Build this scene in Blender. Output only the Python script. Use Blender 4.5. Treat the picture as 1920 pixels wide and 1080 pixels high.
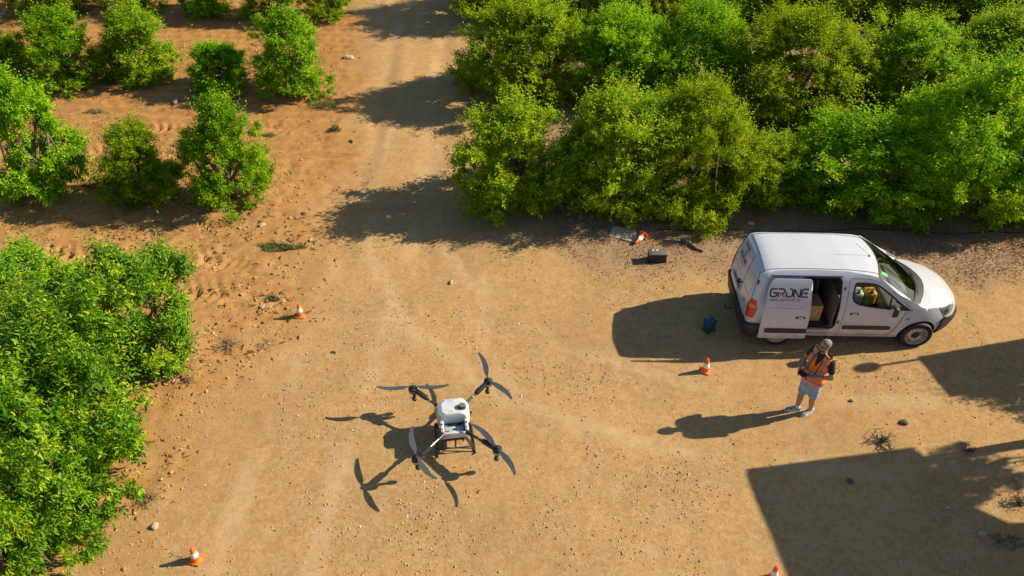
import bpy, bmesh, math, random
import numpy as np
from mathutils import Vector, Matrix, geometry

for _o in list(bpy.data.objects): bpy.data.objects.remove(_o)
SC = bpy.context.scene
COL = SC.collection
R = math.radians

# ------------------------------------------------------------------ camera, sky, sun, exposure
CAM_F, CAM_P, CAM_ROLL, CAM_H = 1575.7, 0.70025, 0.01182, 11.629
cam_d = bpy.data.cameras.new('camera'); cam = bpy.data.objects.new('camera', cam_d); COL.objects.link(cam)
cam_d.sensor_width = 36.0; cam_d.lens = 36.0 * CAM_F / 1920.0; cam_d.clip_start = 0.1; cam_d.clip_end = 2000
_fw = Vector((0, math.cos(CAM_P), -math.sin(CAM_P))); _r = Vector((1, 0, 0)); _u = _r.cross(_fw)
_r2 = _r * math.cos(CAM_ROLL) + _u * math.sin(CAM_ROLL); _u2 = -_r * math.sin(CAM_ROLL) + _u * math.cos(CAM_ROLL)
cam.matrix_world = Matrix(((_r2.x, _u2.x, -_fw.x, 0), (_r2.y, _u2.y, -_fw.y, 0), (_r2.z, _u2.z, -_fw.z, CAM_H), (0, 0, 0, 1)))
SC.camera = cam

SUN_AZ, SUN_EL = R(11.58), R(32.5)          # direction towards the sun
w = bpy.data.worlds.new('World'); SC.world = w; w.use_nodes = True
nt = w.node_tree; nt.nodes.clear()
sky = nt.nodes.new('ShaderNodeTexSky'); sky.sky_type = 'NISHITA'; sky.sun_disc = False
sky.sun_elevation = SUN_EL; sky.sun_rotation = R(90) - SUN_AZ; sky.altitude = 100; sky.air_density = 1.0; sky.dust_density = 0.6; sky.ozone_density = 2.5
bg = nt.nodes.new('ShaderNodeBackground'); bg.inputs['Strength'].default_value = 0.074
wo = nt.nodes.new('ShaderNodeOutputWorld')
nt.links.new(sky.outputs[0], bg.inputs['Color']); nt.links.new(bg.outputs[0], wo.inputs['Surface'])
sun_d = bpy.data.lights.new('sun', 'SUN'); sun_d.energy = 4.6; sun_d.angle = R(0.53); sun_d.color = (1.0, 0.87, 0.66)
sun = bpy.data.objects.new('sun', sun_d); COL.objects.link(sun)
_sd = Vector((math.cos(SUN_EL) * math.cos(SUN_AZ), math.cos(SUN_EL) * math.sin(SUN_AZ), math.sin(SUN_EL)))
sun.rotation_euler = _sd.to_track_quat('Z', 'Y').to_euler(); sun.location = (20, 10, 20)
SC.view_settings.view_transform = 'Standard'; SC.view_settings.look = 'None'
SC.view_settings.exposure = 0.92; SC.view_settings.gamma = 1.0; SC.view_settings.use_curve_mapping = False
try:
    SC.cycles.max_bounces = 6; SC.cycles.transparent_max_bounces = 8; SC.cycles.use_denoising = True
except Exception: pass

# ------------------------------------------------------------------ helpers
def lin(r, g, b):
    f = lambda c: (c / 255 / 12.92) if c / 255 <= 0.04045 else ((c / 255 + 0.055) / 1.055) ** 2.4
    return (f(r), f(g), f(b))

def px_ground(px, py, z=0.0):
    """place on the ground that a direction from the survey position meets"""
    d = _fw + _r2 * ((px - 960) / CAM_F) - _u2 * ((py - 540) / CAM_F)
    t = (z - CAM_H) / d.z
    return Vector((d.x * t, d.y * t, z))

def mat(name, col, rough=0.6, metal=0.0, var=0.0, vscale=8.0, bump=0.0, bscale=40.0, spec=None, coat=0.0, col2=None, coord='Object'):
    m = bpy.data.materials.new(name); m.use_nodes = True
    n = m.node_tree.nodes; l = m.node_tree.links; p = n['Principled BSDF']
    p.inputs['Base Color'].default_value = (*col, 1); p.inputs['Roughness'].default_value = rough; p.inputs['Metallic'].default_value = metal
    if spec is not None: p.inputs['Specular IOR Level'].default_value = spec
    if coat: p.inputs['Coat Weight'].default_value = coat; p.inputs['Coat Roughness'].default_value = 0.06
    tc = n.new('ShaderNodeTexCoord')
    if var or col2:
        t = n.new('ShaderNodeTexNoise'); t.inputs['Scale'].default_value = vscale; t.inputs['Detail'].default_value = 5
        l.new(tc.outputs[coord], t.inputs['Vector'])
        mx = n.new('ShaderNodeMix'); mx.data_type = 'RGBA'
        a = tuple(max(0, c * (1 - var)) for c in col); b = col2 if col2 else tuple(min(1, c * (1 + var)) for c in col)
        mx.inputs['A'].default_value = (*a, 1); mx.inputs['B'].default_value = (*b, 1)
        cr = n.new('ShaderNodeMapRange'); cr.inputs['From Min'].default_value = 0.35; cr.inputs['From Max'].default_value = 0.65
        l.new(t.outputs['Fac'], cr.inputs['Value']); l.new(cr.outputs[0], mx.inputs['Factor']); l.new(mx.outputs['Result'], p.inputs['Base Color'])
    if bump:
        t2 = n.new('ShaderNodeTexNoise'); t2.inputs['Scale'].default_value = bscale; t2.inputs['Detail'].default_value = 4
        l.new(tc.outputs[coord], t2.inputs['Vector'])
        bp = n.new('ShaderNodeBump'); bp.inputs['Strength'].default_value = bump; bp.inputs['Distance'].default_value = 0.02
        l.new(t2.outputs['Fac'], bp.inputs['Height']); l.new(bp.outputs[0], p.inputs['Normal'])
    return m

def glass_mat(name, tint, gloss=1.0):
    m = bpy.data.materials.new(name); m.use_nodes = True; n = m.node_tree.nodes; l = m.node_tree.links; n.clear()
    o = n.new('ShaderNodeOutputMaterial'); t = n.new('ShaderNodeBsdfTransparent'); g = n.new('ShaderNodeBsdfGlossy'); x = n.new('ShaderNodeMixShader')
    t.inputs['Color'].default_value = (*tint, 1); g.inputs['Roughness'].default_value = 0.03; g.inputs['Color'].default_value = (gloss, gloss, gloss, 1)
    f = n.new('ShaderNodeFresnel'); f.inputs['IOR'].default_value = 1.5
    l.new(f.outputs[0], x.inputs['Fac']); l.new(t.outputs[0], x.inputs[1]); l.new(g.outputs[0], x.inputs[2]); l.new(x.outputs[0], o.inputs['Surface'])
    return m

def attr_mat(name, cols, rough=0.9, trans=0.0, attr='tint', spec=0.3, objvar=0.0):
    """colour picked by a per-piece value stored on the mesh (species / age / stone kind)"""
    m = bpy.data.materials.new(name); m.use_nodes = True; n = m.node_tree.nodes; l = m.node_tree.links
    p = n['Principled BSDF']; p.inputs['Roughness'].default_value = rough; p.inputs['Specular IOR Level'].default_value = spec
    a = n.new('ShaderNodeAttribute'); a.attribute_name = attr
    r = n.new('ShaderNodeValToRGB'); e = r.color_ramp.elements
    while len(e) < len(cols): e.new(0.5)
    for i, (pos, c) in enumerate(cols): e[i].position = pos; e[i].color = (*c, 1)
    l.new(a.outputs['Fac'], r.inputs['Fac']); src = r.outputs['Color']
    if objvar:
        oi = n.new('ShaderNodeObjectInfo'); hs = n.new('ShaderNodeHueSaturation')
        mr = n.new('ShaderNodeMapRange'); mr.inputs['To Min'].default_value = 0.5 - objvar * 0.12; mr.inputs['To Max'].default_value = 0.5 + objvar * 0.12
        mv = n.new('ShaderNodeMapRange'); mv.inputs['To Min'].default_value = 1 - objvar; mv.inputs['To Max'].default_value = 1 + objvar
        l.new(oi.outputs['Random'], mr.inputs['Value']); l.new(oi.outputs['Random'], mv.inputs['Value'])
        l.new(mr.outputs[0], hs.inputs['Hue']); l.new(mv.outputs[0], hs.inputs['Value']); l.new(src, hs.inputs['Color']); src = hs.outputs['Color']
    l.new(src, p.inputs['Base Color'])
    if trans:
        o = n['Material Output']; t = n.new('ShaderNodeBsdfTranslucent'); x = n.new('ShaderNodeMixShader'); x.inputs['Fac'].default_value = trans
        l.new(src, t.inputs['Color']); l.new(p.outputs[0], x.inputs[1]); l.new(t.outputs[0], x.inputs[2]); l.new(x.outputs[0], o.inputs['Surface'])
    return m

def rot_to(d):
    return Vector(d).to_track_quat('Z', 'Y').to_matrix()

class MB:
    """collects shapes that become one mesh"""
    def __init__(s): s.v = []; s.f = []
    def add(s, vs, fs, M=None):
        k = len(s.v)
        s.v += [tuple(M @ Vector(p)) for p in vs] if M is not None else [tuple(p) for p in vs]
        s.f += [tuple(i + k for i in f) for f in fs]; return s
    def box(s, c, size, M=None, bev=0.0, seg=2, taper=1.0):
        bm = bmesh.new(); bmesh.ops.create_cube(bm, size=1.0)
        for v in bm.verts:
            k = taper if v.co.z > 0 else 1.0
            v.co = Vector((v.co.x * size[0] * k, v.co.y * size[1] * k, v.co.z * size[2]))
        if bev: bmesh.ops.bevel(bm, geom=list(bm.edges), offset=bev, segments=seg, profile=0.5, affect='EDGES')
        bm.verts.index_update()
        vs = [v.co + Vector(c) for v in bm.verts]; fs = [[v.index for v in f.verts] for f in bm.faces]; bm.free()
        return s.add(vs, fs, M)
    def tube(s, pts, rad, n=8, M=None, closed=False):
        pts = [Vector(p) for p in pts]; m = len(pts)
        rad = [rad] * m if isinstance(rad, (int, float)) else rad
        vs = []; fs = []; prev = None
        for i, p in enumerate(pts):
            a = pts[(i - 1) % m] if (i > 0 or closed) else p; b = pts[(i + 1) % m] if (i < m - 1 or closed) else p
            d = (b - a).normalized() if (b - a).length > 1e-9 else Vector((0, 0, 1))
            if prev is None: x = d.orthogonal().normalized()
            else:
                x = prev - d * prev.dot(d); x = x.normalized() if x.length > 1e-6 else d.orthogonal().normalized()
            prev = x; y = d.cross(x)
            for k in range(n):
                t = 2 * math.pi * k / n; vs.append(p + (x * math.cos(t) + y * math.sin(t)) * rad[i])
        for i in range(m if closed else m - 1):
            j = (i + 1) % m
            for k in range(n): fs.append((i * n + k, i * n + (k + 1) % n, j * n + (k + 1) % n, j * n + k))
        if not closed: fs.append(tuple(range(n - 1, -1, -1))); fs.append(tuple((m - 1) * n + k for k in range(n)))
        return s.add(vs, fs, M)
    def lathe(s, prof, n=24, M=None, cap=True):
        vs = []; fs = []
        for r, z in prof:
            for k in range(n): t = 2 * math.pi * k / n; vs.append((r * math.cos(t), r * math.sin(t), z))
        m = len(prof)
        for i in range(m - 1):
            for k in range(n): fs.append((i * n + k, i * n + (k + 1) % n, (i + 1) * n + (k + 1) % n, (i + 1) * n + k))
        if cap:
            if prof[0][0] > 1e-6: fs.append(tuple(range(n - 1, -1, -1)))
            if prof[-1][0] > 1e-6: fs.append(tuple((m - 1) * n + k for k in range(n)))
        return s.add(vs, fs, M)
    def ell(s, c, rad, nu=16, nv=10, M=None):
        prof = []; vs = []; fs = []
        for j in range(nv + 1):
            ph = math.pi * j / nv - math.pi / 2
            for i in range(nu):
                t = 2 * math.pi * i / nu
                vs.append((c[0] + rad[0] * math.cos(ph) * math.cos(t), c[1] + rad[1] * math.cos(ph) * math.sin(t), c[2] + rad[2] * math.sin(ph)))
        for j in range(nv):
            for i in range(nu): fs.append((j * nu + i, j * nu + (i + 1) % nu, (j + 1) * nu + (i + 1) % nu, (j + 1) * nu + i))
        return s.add(vs, fs, M)
    def capsule(s, p0, p1, r0, r1, n=14):
        p0 = Vector(p0); p1 = Vector(p1); d = p1 - p0; L = d.length; Rm = rot_to(d) if L > 1e-6 else Matrix.Identity(3)
        prof = [(max(1e-4, r0 * math.sin(a)), -r0 * math.cos(a)) for a in np.linspace(0, math.pi / 2, 5)] + \
               [(max(1e-4, r1 * math.cos(a)), L + r1 * math.sin(a)) for a in np.linspace(0, math.pi / 2, 5)]
        return s.lathe(prof, n, Matrix.Translation(p0) @ Rm.to_4x4(), cap=True)
    def extrude(s, pts, h, M=None):
        n = len(pts); vs = [(p[0], p[1], 0) for p in pts] + [(p[0], p[1], h) for p in pts]
        fs = [tuple(range(n - 1, -1, -1)), tuple(range(n, 2 * n))] + [(i, (i + 1) % n, n + (i + 1) % n, n + i) for i in range(n)]
        return s.add(vs, fs, M)
    def build(s, name, m, parent=None, smooth=True, angle=40):
        me = bpy.data.meshes.new(name); me.from_pydata(s.v, [], s.f); me.update()
        bm = bmesh.new(); bm.from_mesh(me); bmesh.ops.remove_doubles(bm, verts=bm.verts, dist=1e-5)
        bmesh.ops.recalc_face_normals(bm, faces=bm.faces); bm.to_mesh(me); bm.free()
        if smooth and len(me.polygons):
            me.polygons.foreach_set('use_smooth', [True] * len(me.polygons)); me.set_sharp_from_angle(angle=R(angle))
        return link(name, me, m, parent)

def link(name, me, m=None, parent=None):
    o = bpy.data.objects.new(name, me); COL.objects.link(o)
    if m is not None and not me.materials: me.materials.append(m)
    if parent is not None: o.parent = parent
    return o

def np_mesh(name, V, F, tint=None, smooth=False):
    """fast mesh from numpy arrays; F is (n,3) or (n,4)"""
    me = bpy.data.meshes.new(name); n, k = F.shape
    me.vertices.add(len(V)); me.vertices.foreach_set('co', np.ascontiguousarray(V, dtype=np.float32).ravel())
    me.loops.add(n * k); me.loops.foreach_set('vertex_index', np.ascontiguousarray(F, dtype=np.int32).ravel())
    me.polygons.add(n); me.polygons.foreach_set('loop_start', np.arange(0, n * k, k, dtype=np.int32))
    me.polygons.foreach_set('use_smooth', np.full(n, smooth))
    me.update(calc_edges=True)
    if tint is not None:
        a = me.attributes.new('tint', 'FLOAT', 'POINT'); a.data.foreach_set('value', np.ascontiguousarray(tint, dtype=np.float32))
    return me

def tag(o, label, cat, group=None, kind=None):
    o['label'] = label; o['category'] = cat
    if group: o['group'] = group
    if kind: o['kind'] = kind
    return o

def thing(name, loc=(0, 0, 0), rz=0.0, label=None, cat=None, group=None):
    o = bpy.data.objects.new(name, None); COL.objects.link(o); o.location = loc; o.rotation_euler = (0, 0, rz); o.empty_display_size = 0.2
    if label: tag(o, label, cat, group)
    return o

def copy_tree(o, parent=None):
    c = o.copy(); COL.objects.link(c); c.parent = parent
    for ch in list(o.children): copy_tree(ch, c)
    return c

# ------------------------------------------------------------------ noise on arrays
def _hash(ix, iy, seed):
    h = (ix.astype(np.int64) * 374761393 + iy.astype(np.int64) * 668265263 + seed * 1442695041) & 0xffffffff
    h = ((h ^ (h >> 13)) * 1274126177) & 0xffffffff
    return ((h ^ (h >> 16)) & 0xffff) / 65535.0
def vnoise(x, y, seed=0):
    ix = np.floor(x); iy = np.floor(y); fx = x - ix; fy = y - iy
    fx = fx * fx * (3 - 2 * fx); fy = fy * fy * (3 - 2 * fy)
    a = _hash(ix, iy, seed); b = _hash(ix + 1, iy, seed); c = _hash(ix, iy + 1, seed); d = _hash(ix + 1, iy + 1, seed)
    return (a * (1 - fx) + b * fx) * (1 - fy) + (c * (1 - fx) + d * fx) * fy
def fbm(x, y, seed=0, octv=4):
    s = 0; a = 0.5; t = 0
    for o in range(octv): s = s + a * vnoise(x, y, seed + o * 17); t += a; a *= 0.5; x = x * 2.03 + 11.3; y = y * 2.03 + 7.7
    return s / t
def sstep(a, b, x): t = np.clip((x - a) / (b - a), 0, 1); return t * t * (3 - 2 * t)

# ------------------------------------------------------------------ the ground
EDGE_Y = [0.0, 6.5, 8.2, 10.0, 11.5, 12.8, 14.2, 15.5, 17.5, 20.0, 22.5, 26.0, 31.0, 60.0]
EDGE_X = [-7.0, -6.6, -6.2, -5.7, -5.0, -4.7, -4.6, -4.4, -4.2, -4.3, -4.6, -5.3, -6.0, -8.0]
def soil_mask(x, y):
    e = np.interp(y, EDGE_Y, EDGE_X) + (fbm(x * 0.9, y * 0.9, 5) - 0.5) * 2.2
    return 1 - sstep(-0.7, 0.8, x - e)
def litter_mask(x, y):
    base = sstep(13.7, 15.0, y + 1.0 * sstep(7.0, 9.5, x) * 0 - 1.3 * sstep(2.2, .6, x) + (fbm(x * 1.3, y * 1.3, 9) - 0.5) * 1.6) * sstep(-0.6, 1.2, x + (fbm(x * .8, y * .8, 12) - 0.5) * 1.6)
    return base
LANES = [  # centre lines of wheel marks: points (x, y)
 [(-3.9, 31), (-4.0, 24), (-3.9, 19), (-3.4, 15.5), (-2.2, 12.6), (-.2, 10.6), (3.0, 9.4), (6.5, 9.0), (12, 9.3)],
 [(-2.4, 31), (-2.5, 24), (-2.4, 19), (-1.9, 15.9), (-.7, 13.6), (1.2, 12.0), (3.6, 11.0), (6.6, 10.6), (12, 10.9)],
 [(-3.2, 31), (-3.3, 22), (-3.6, 17), (-4.0, 13), (-4.4, 9), (-4.6, 5)], [(-1.8, 31), (-1.9, 22), (-2.1, 17), (-2.5, 13), (-2.9, 9), (-3.1, 5)],
 [(-.62, 14.2), (-.60, 13.0), (-.50, 11.8), (-.3, 10.9)], [(2.0, 4), (2.3, 7), (1.4, 9.6), (-.3, 11.3), (-2.6, 12.4), (-4.4, 12.9)]]
def lane_mask(x, y):
    out = np.zeros_like(x)
    for k, L in enumerate(LANES):
        P = np.array(L, float); d = np.full(x.shape, 9.0)
        for a, b in zip(P[:-1], P[1:]):
            v = b - a; t = np.clip(((x - a[0]) * v[0] + (y - a[1]) * v[1]) / (v @ v), 0, 1); d = np.minimum(d, np.hypot(x - a[0] - t * v[0], y - a[1] - t * v[1]))
        d = d + (fbm(x * 1.4, y * 1.4, 91 + k) - .5) * .28
        out = np.maximum(out, np.exp(-(d / .17) ** 4) * np.clip((fbm(x * .7, y * .7, 71 + k) - .34) * 4, 0, 1))
    return out
def tread(x, y, yc, amp, slope):
    d = (y - (yc + slope * (x + 8))) / 0.36
    lane = np.exp(-d ** 4)
    ph = (x + np.abs(d) * 0.22 + (fbm(x * 1.1, y * 1.1, 63) - .5) * .35) / 0.25 * 2 * math.pi
    lane = lane * np.clip((fbm(x * 1.3, y * 1.8, 67) - .36) * 4.0, .0, 1)
    return lane * (amp * (np.sin(ph) * 0.6 + 0.1) - amp * 0.5)
def height(x, y):
    m = soil_mask(x, y); lit = litter_mask(x, y)
    h = (fbm(x * 0.25, y * 0.25, 1, 3) - 0.5) * 0.10
    h += (fbm(x * 3.1, y * 3.1, 2, 4) - 0.5) * (0.020 + 0.055 * m + 0.03 * lit)
    h += (fbm(x * 9.0, y * 9.0, 3, 3) - 0.5) * (0.008 + 0.034 * m + 0.015 * lit)
    # banks of the tree rows
    for yr in (11.2, 16.8, 22.6, 28.3): h += m * 0.07 * np.exp(-((y - yr) / 0.8) ** 2)
    # tractor tread marks between the rows
    lane = sstep(-5.2, -6.4, x)
    for yc, sl in ((14.7, -0.03), (13.6, -0.06), (19.2, 0.02), (20.5, 0.02), (18.2, 0.0)): h += lane * tread(x, y, yc, 0.080, sl)
    h += m * 0.018 * np.sin((y + 0.12 * np.sin(x * .7) + .25 * fbm(x * .6, y * .6, 77, 2)) * 2 * math.pi / 0.42) * sstep(16.5, 18.5, y)
    # wheel ruts of the track
    road = (1 - m) * sstep(13.0, 17.0, y)
    for xc in (-3.75, -2.05):
        xx = xc - 0.035 * (y - 16) + 0.15 * np.sin(y * 0.35) + (fbm(x * 0 + 3, y * .5, 61) - .5) * .5
        h -= road * 0.022 * np.exp(-((x - xx) / 0.26) ** 2) ; h += road * 0.008 * np.exp(-((x - xx - 0.42) / 0.16) ** 2)
    return h
def gz(x, y): return float(height(np.array([x], float), np.array([y], float))[0])

def axis(lo, hi, step, far):
    c = np.arange(lo, hi + step, step); g = []; d = step
    while (c[-1] if not g else g[-1]) < far: d *= 1.5; g.append((c[-1] if not g else g[-1]) + d)
    gl = []; d = step
    while (c[0] if not gl else gl[-1]) > -far: d *= 1.5; gl.append((c[0] if not gl else gl[-1]) - d)
    return np.array(gl[::-1] + list(c) + g)
gx = axis(-19.5, 19.5, 0.075, 500); gy = axis(5.6, 31.0, 0.075, 500)
X, Y = np.meshgrid(gx, gy); Z = height(X, Y)
ny, nx = X.shape; idx = np.arange(nx * ny).reshape(ny, nx)
Fq = np.stack([idx[:-1, :-1], idx[:-1, 1:], idx[1:, 1:], idx[1:, :-1]], -1).reshape(-1, 4)
gme = np_mesh('ground', np.stack([X, Y, Z], -1).reshape(-1, 3), Fq, smooth=True)
for nm, arr in (('soil', soil_mask(X, Y)), ('litter', litter_mask(X, Y)), ('lane', lane_mask(X, Y) * (1 - litter_mask(X, Y)))):
    a = gme.attributes.new(nm, 'FLOAT', 'POINT'); a.data.foreach_set('value', arr.ravel().astype(np.float32))

def ground_material():
    m = bpy.data.materials.new('dirt'); m.use_nodes = True; n = m.node_tree.nodes; l = m.node_tree.links; p = n['Principled BSDF']
    p.inputs['Roughness'].default_value = 0.95; p.inputs['Specular IOR Level'].default_value = 0.1
    tc = n.new('ShaderNodeTexCoord')
    def noise(sc, det=6, rough=0.6):
        t = n.new('ShaderNodeTexNoise'); t.inputs['Scale'].default_value = sc; t.inputs['Detail'].default_value = det; t.inputs['Roughness'].default_value = rough
        l.new(tc.outputs['Object'], t.inputs['Vector']); return t
    def rng(src, a, b, lo=0.0, hi=1.0):
        r = n.new('ShaderNodeMapRange'); r.inputs['From Min'].default_value = a; r.inputs['From Max'].default_value = b; r.inputs['To Min'].default_value = lo; r.inputs['To Max'].default_value = hi
        l.new(src, r.inputs['Value']); return r.outputs[0]
    def mix(f, A, B, blend='MIX'):
        x = n.new('ShaderNodeMix'); x.data_type = 'RGBA'; x.blend_type = blend
        if isinstance(f, float): x.inputs['Factor'].default_value = f
        else: l.new(f, x.inputs['Factor'])
        for s, v in (('A', A), ('B', B)):
            if isinstance(v, tuple): x.inputs[s].default_value = (*v, 1)
            else: l.new(v, x.inputs[s])
        return x.outputs['Result']
    n1 = noise(0.55, 5); n2 = noise(4.5, 8, 0.65); n3 = noise(38.0, 6, 0.7); n4 = noise(1.7, 5)
    yard = mix(rng(n1.outputs['Fac'], 0.36, 0.64), (0.350, 0.212, 0.084), (0.432, 0.254, 0.092))
    yard = mix(rng(n2.outputs['Fac'], 0.40, 0.68, 0.0, 0.75), yard, (0.472, 0.316, 0.152))
    n6 = noise(13.0, 7, 0.7); yard = mix(rng(n6.outputs['Fac'], 0.50, 0.62, 0.0, 0.55), yard, (0.510, 0.345, 0.165)); yard = mix(rng(n6.outputs['Fac'], 0.47, 0.36, 0.0, 0.55), yard, (0.290, 0.180, 0.085))
    n7 = noise(2.3, 6, 0.7); yard = mix(rng(n7.outputs['Fac'], 0.55, 0.68, 0.0, 0.5), yard, (0.400, 0.278, 0.155))
    yard = mix(rng(n3.outputs['Fac'], 0.52, 0.75, 0.0, 0.65), yard, (0.225, 0.144, 0.080))
    soil = mix(rng(n4.outputs['Fac'], 0.35, 0.65), (0.385, 0.200, 0.062), (0.445, 0.258, 0.096))
    soil = mix(rng(n2.outputs['Fac'], 0.44, 0.70, 0.0, 0.7), soil, (0.225, 0.100, 0.032))
    soil = mix(rng(n3.outputs['Fac'], 0.5, 0.72, 0.0, 0.5), soil, (0.450, 0.280, 0.115))
    lit = mix(rng(n3.outputs['Fac'], 0.42, 0.6), (0.245, 0.150, 0.080), (0.360, 0.240, 0.145))
    a1 = n.new('ShaderNodeAttribute'); a1.attribute_name = 'soil'; a2 = n.new('ShaderNodeAttribute'); a2.attribute_name = 'litter'
    a3 = n.new('ShaderNodeAttribute'); a3.attribute_name = 'lane'
    lf = n.new('ShaderNodeMath'); lf.operation = 'MULTIPLY'; l.new(a3.outputs['Fac'], lf.inputs[0]); l.new(rng(n2.outputs['Fac'], 0.3, 0.6, 0.25, 0.8), lf.inputs[1])
    yard = mix(lf.outputs[0], yard, (0.495, 0.335, 0.172))
    # darker trodden patches
    n5 = noise(0.23, 4); yard = mix(rng(n5.outputs['Fac'], 0.50, 0.66, 0.0, 0.45), yard, (0.325, 0.190, 0.080))
    c = mix(a1.outputs['Fac'], yard, soil); c = mix(a2.outputs['Fac'], c, lit)
    # redder earth further up between the rows
    sx = n.new('ShaderNodeSeparateXYZ'); l.new(tc.outputs['Object'], sx.inputs[0])
    red = n.new('ShaderNodeMath'); red.operation = 'MULTIPLY'; l.new(rng(sx.outputs['Y'], 15.0, 24.0, 0.0, 0.5), red.inputs[0]); l.new(a1.outputs['Fac'], red.inputs[1])
    c = mix(red.outputs[0], c, (0.350, 0.160, 0.048))
    l.new(c, p.inputs['Base Color'])
    b1 = n.new('ShaderNodeBump'); b1.inputs['Strength'].default_value = 0.55; b1.inputs['Distance'].default_value = 0.03; l.new(n3.outputs['Fac'], b1.inputs['Height'])
    b2 = n.new('ShaderNodeBump'); b2.inputs['Strength'].default_value = 0.5; b2.inputs['Distance'].default_value = 0.02
    nf = noise(110.0, 4, 0.7); l.new(nf.outputs['Fac'], b2.inputs['Height']); l.new(b1.outputs[0], b2.inputs['Normal']); l.new(b2.outputs[0], p.inputs['Normal'])
    return m
ground = link('ground', gme, ground_material()); ground['kind'] = 'structure'
ground['label'] = 'sunlit ochre dirt yard, farm track and tilled orchard soil'

# ------------------------------------------------------------------ loose stones, clods and litter (beyond counting)
def icosa():
    t = (1 + 5 ** .5) / 2
    v = np.array([(-1, t, 0), (1, t, 0), (-1, -t, 0), (1, -t, 0), (0, -1, t), (0, 1, t), (0, -1, -t), (0, 1, -t), (t, 0, -1), (t, 0, 1), (-t, 0, -1), (-t, 0, 1)], float)
    f = np.array([(0, 11, 5), (0, 5, 1), (0, 1, 7), (0, 7, 10), (0, 10, 11), (1, 5, 9), (5, 11, 4), (11, 10, 2), (10, 7, 6), (7, 1, 8), (3, 9, 4), (3, 4, 2), (3, 2, 6), (3, 6, 8), (3, 8, 9), (4, 9, 5), (2, 4, 11), (6, 2, 10), (8, 6, 7), (9, 8, 1)])
    return v / np.linalg.norm(v[0]), f
ICV, ICF = icosa()
OCV = np.array([(1, 0, 0), (0, 1, 0), (-1, 0, 0), (0, -1, 0), (.1, .1, 1), (0, 0, -1)], float); OCF = np.array([(0, 1, 4), (1, 2, 4), (2, 3, 4), (3, 0, 4), (1, 0, 5), (2, 1, 5), (3, 2, 5), (0, 3, 5)])
def stones_mesh(name, P, size, rng, flat=0.6, BV=None, BF=None):
    BV = ICV if BV is None else BV; BF = ICF if BF is None else BF; K = len(BV)
    n = len(P); V = BV[None] * (1 + rng.uniform(-.28, .28, (n, K, 1))) * size[:, None, None] * rng.uniform(.7, 1.3, (n, 1, 3))
    V[:, :, 2] *= flat; a = rng.uniform(0, 6.283, n); ca, sa = np.cos(a)[:, None], np.sin(a)[:, None]
    x = V[:, :, 0] * ca - V[:, :, 1] * sa; y = V[:, :, 0] * sa + V[:, :, 1] * ca
    V = np.stack([x + P[:, 0:1], y + P[:, 1:2], V[:, :, 2] + P[:, 2:3] + size[:, None] * flat * 0.35], -1)
    F = (BF[None] + (np.arange(n) * K)[:, None, None]).reshape(-1, 3)
    t = np.repeat(rng.uniform(0, 1, n), K)
    return np_mesh(name, V.reshape(-1, 3), F, t)
rng = np.random.default_rng(4)
M_STONE = attr_mat('pebble', [(0, (.23, .145, .08)), (.3, (.33, .21, .11)), (.7, (.42, .29, .17)), (.94, (.52, .40, .27)), (1, (.66, .62, .56))], 0.9)
M_CLOD = attr_mat('soil_clod', [(0, (.20, .10, .04)), (.5, (.36, .19, .07)), (1, (.46, .29, .13))], 0.95)
def scatter(n, dens, box):
    out = []
    while len(out) < n:
        x = rng.uniform(box[0], box[1], n * 2); y = rng.uniform(box[2], box[3], n * 2)
        k = rng.uniform(0, 1, n * 2) < dens(x, y); out += list(zip(x[k], y[k]))
    P = np.array(out[:n]); return np.column_stack([P, height(P[:, 0], P[:, 1])])
clus = lambda x, y: np.clip((fbm(x * 0.8, y * 0.8, 31) - 0.38) * 3.2, 0.06, 1)
P = scatter(21000, lambda x, y: (1 - soil_mask(x, y) * .75) * (1 - litter_mask(x, y) * .6) * clus(x, y) * np.clip((19 - y) / 9, .12, 1), (-9, 9.5, 6.2, 27))
sz = 0.005 + 0.017 * rng.uniform(0, 1, len(P)) ** 4.5
tag(link('gravel', stones_mesh('gravel', P, sz, rng, .75, OCV, OCF), M_STONE), 'loose gravel scattered over the dirt yard', 'gravel', kind='stuff')
P = scatter(9000, lambda x, y: soil_mask(x, y) * np.clip((fbm(x * 1.6, y * 1.6, 44) - .36) * 3.5, .05, 1) * np.clip((22 - y) / 8, .2, 1), (-15, -3.5, 6.4, 26))
sz = 0.009 + 0.030 * rng.uniform(0, 1, len(P)) ** 3.5
tag(link('soil_clods', stones_mesh('soil_clods', P, sz, rng), M_CLOD), 'crumbly earth clods on the tilled orchard soil', 'soil', kind='stuff')

def litter_mesh(name, P, rng, lo=.025, hi=.06, ra=.35, rb=.55):
    n = len(P); L = rng.uniform(lo, hi, n); W = L * rng.uniform(ra, rb, n); a = rng.uniform(0, 6.283, n); tz = rng.uniform(-.35, .35, n)
    d = np.stack([np.cos(a) * np.cos(tz), np.sin(a) * np.cos(tz), np.sin(tz)], -1); s = np.stack([-np.sin(a), np.cos(a), rng.uniform(-.4, .4, n)], -1)
    c = P + np.array([0, 0, .012]); up = np.array([0, 0, 1.0])
    V = np.stack([c - d * L[:, None] / 2, c + s * W[:, None] / 2 + up * L[:, None] * .15, c + d * L[:, None] / 2, c - s * W[:, None] / 2 + up * L[:, None] * .15], 1)
    b = (np.arange(n) * 4)[:, None]; F = np.concatenate([b + np.array([[0, 3, 2]]), b + np.array([[0, 2, 1]])])
    return np_mesh(name, V.reshape(-1, 3), F, np.repeat(rng.uniform(0, 1, n), 4))
M_LITTER = attr_mat('dead_leaf', [(0, (.17, .11, .06)), (.4, (.30, .19, .10)), (.8, (.42, .29, .17)), (1, (.50, .38, .12))], 0.8, 0.1)
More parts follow.
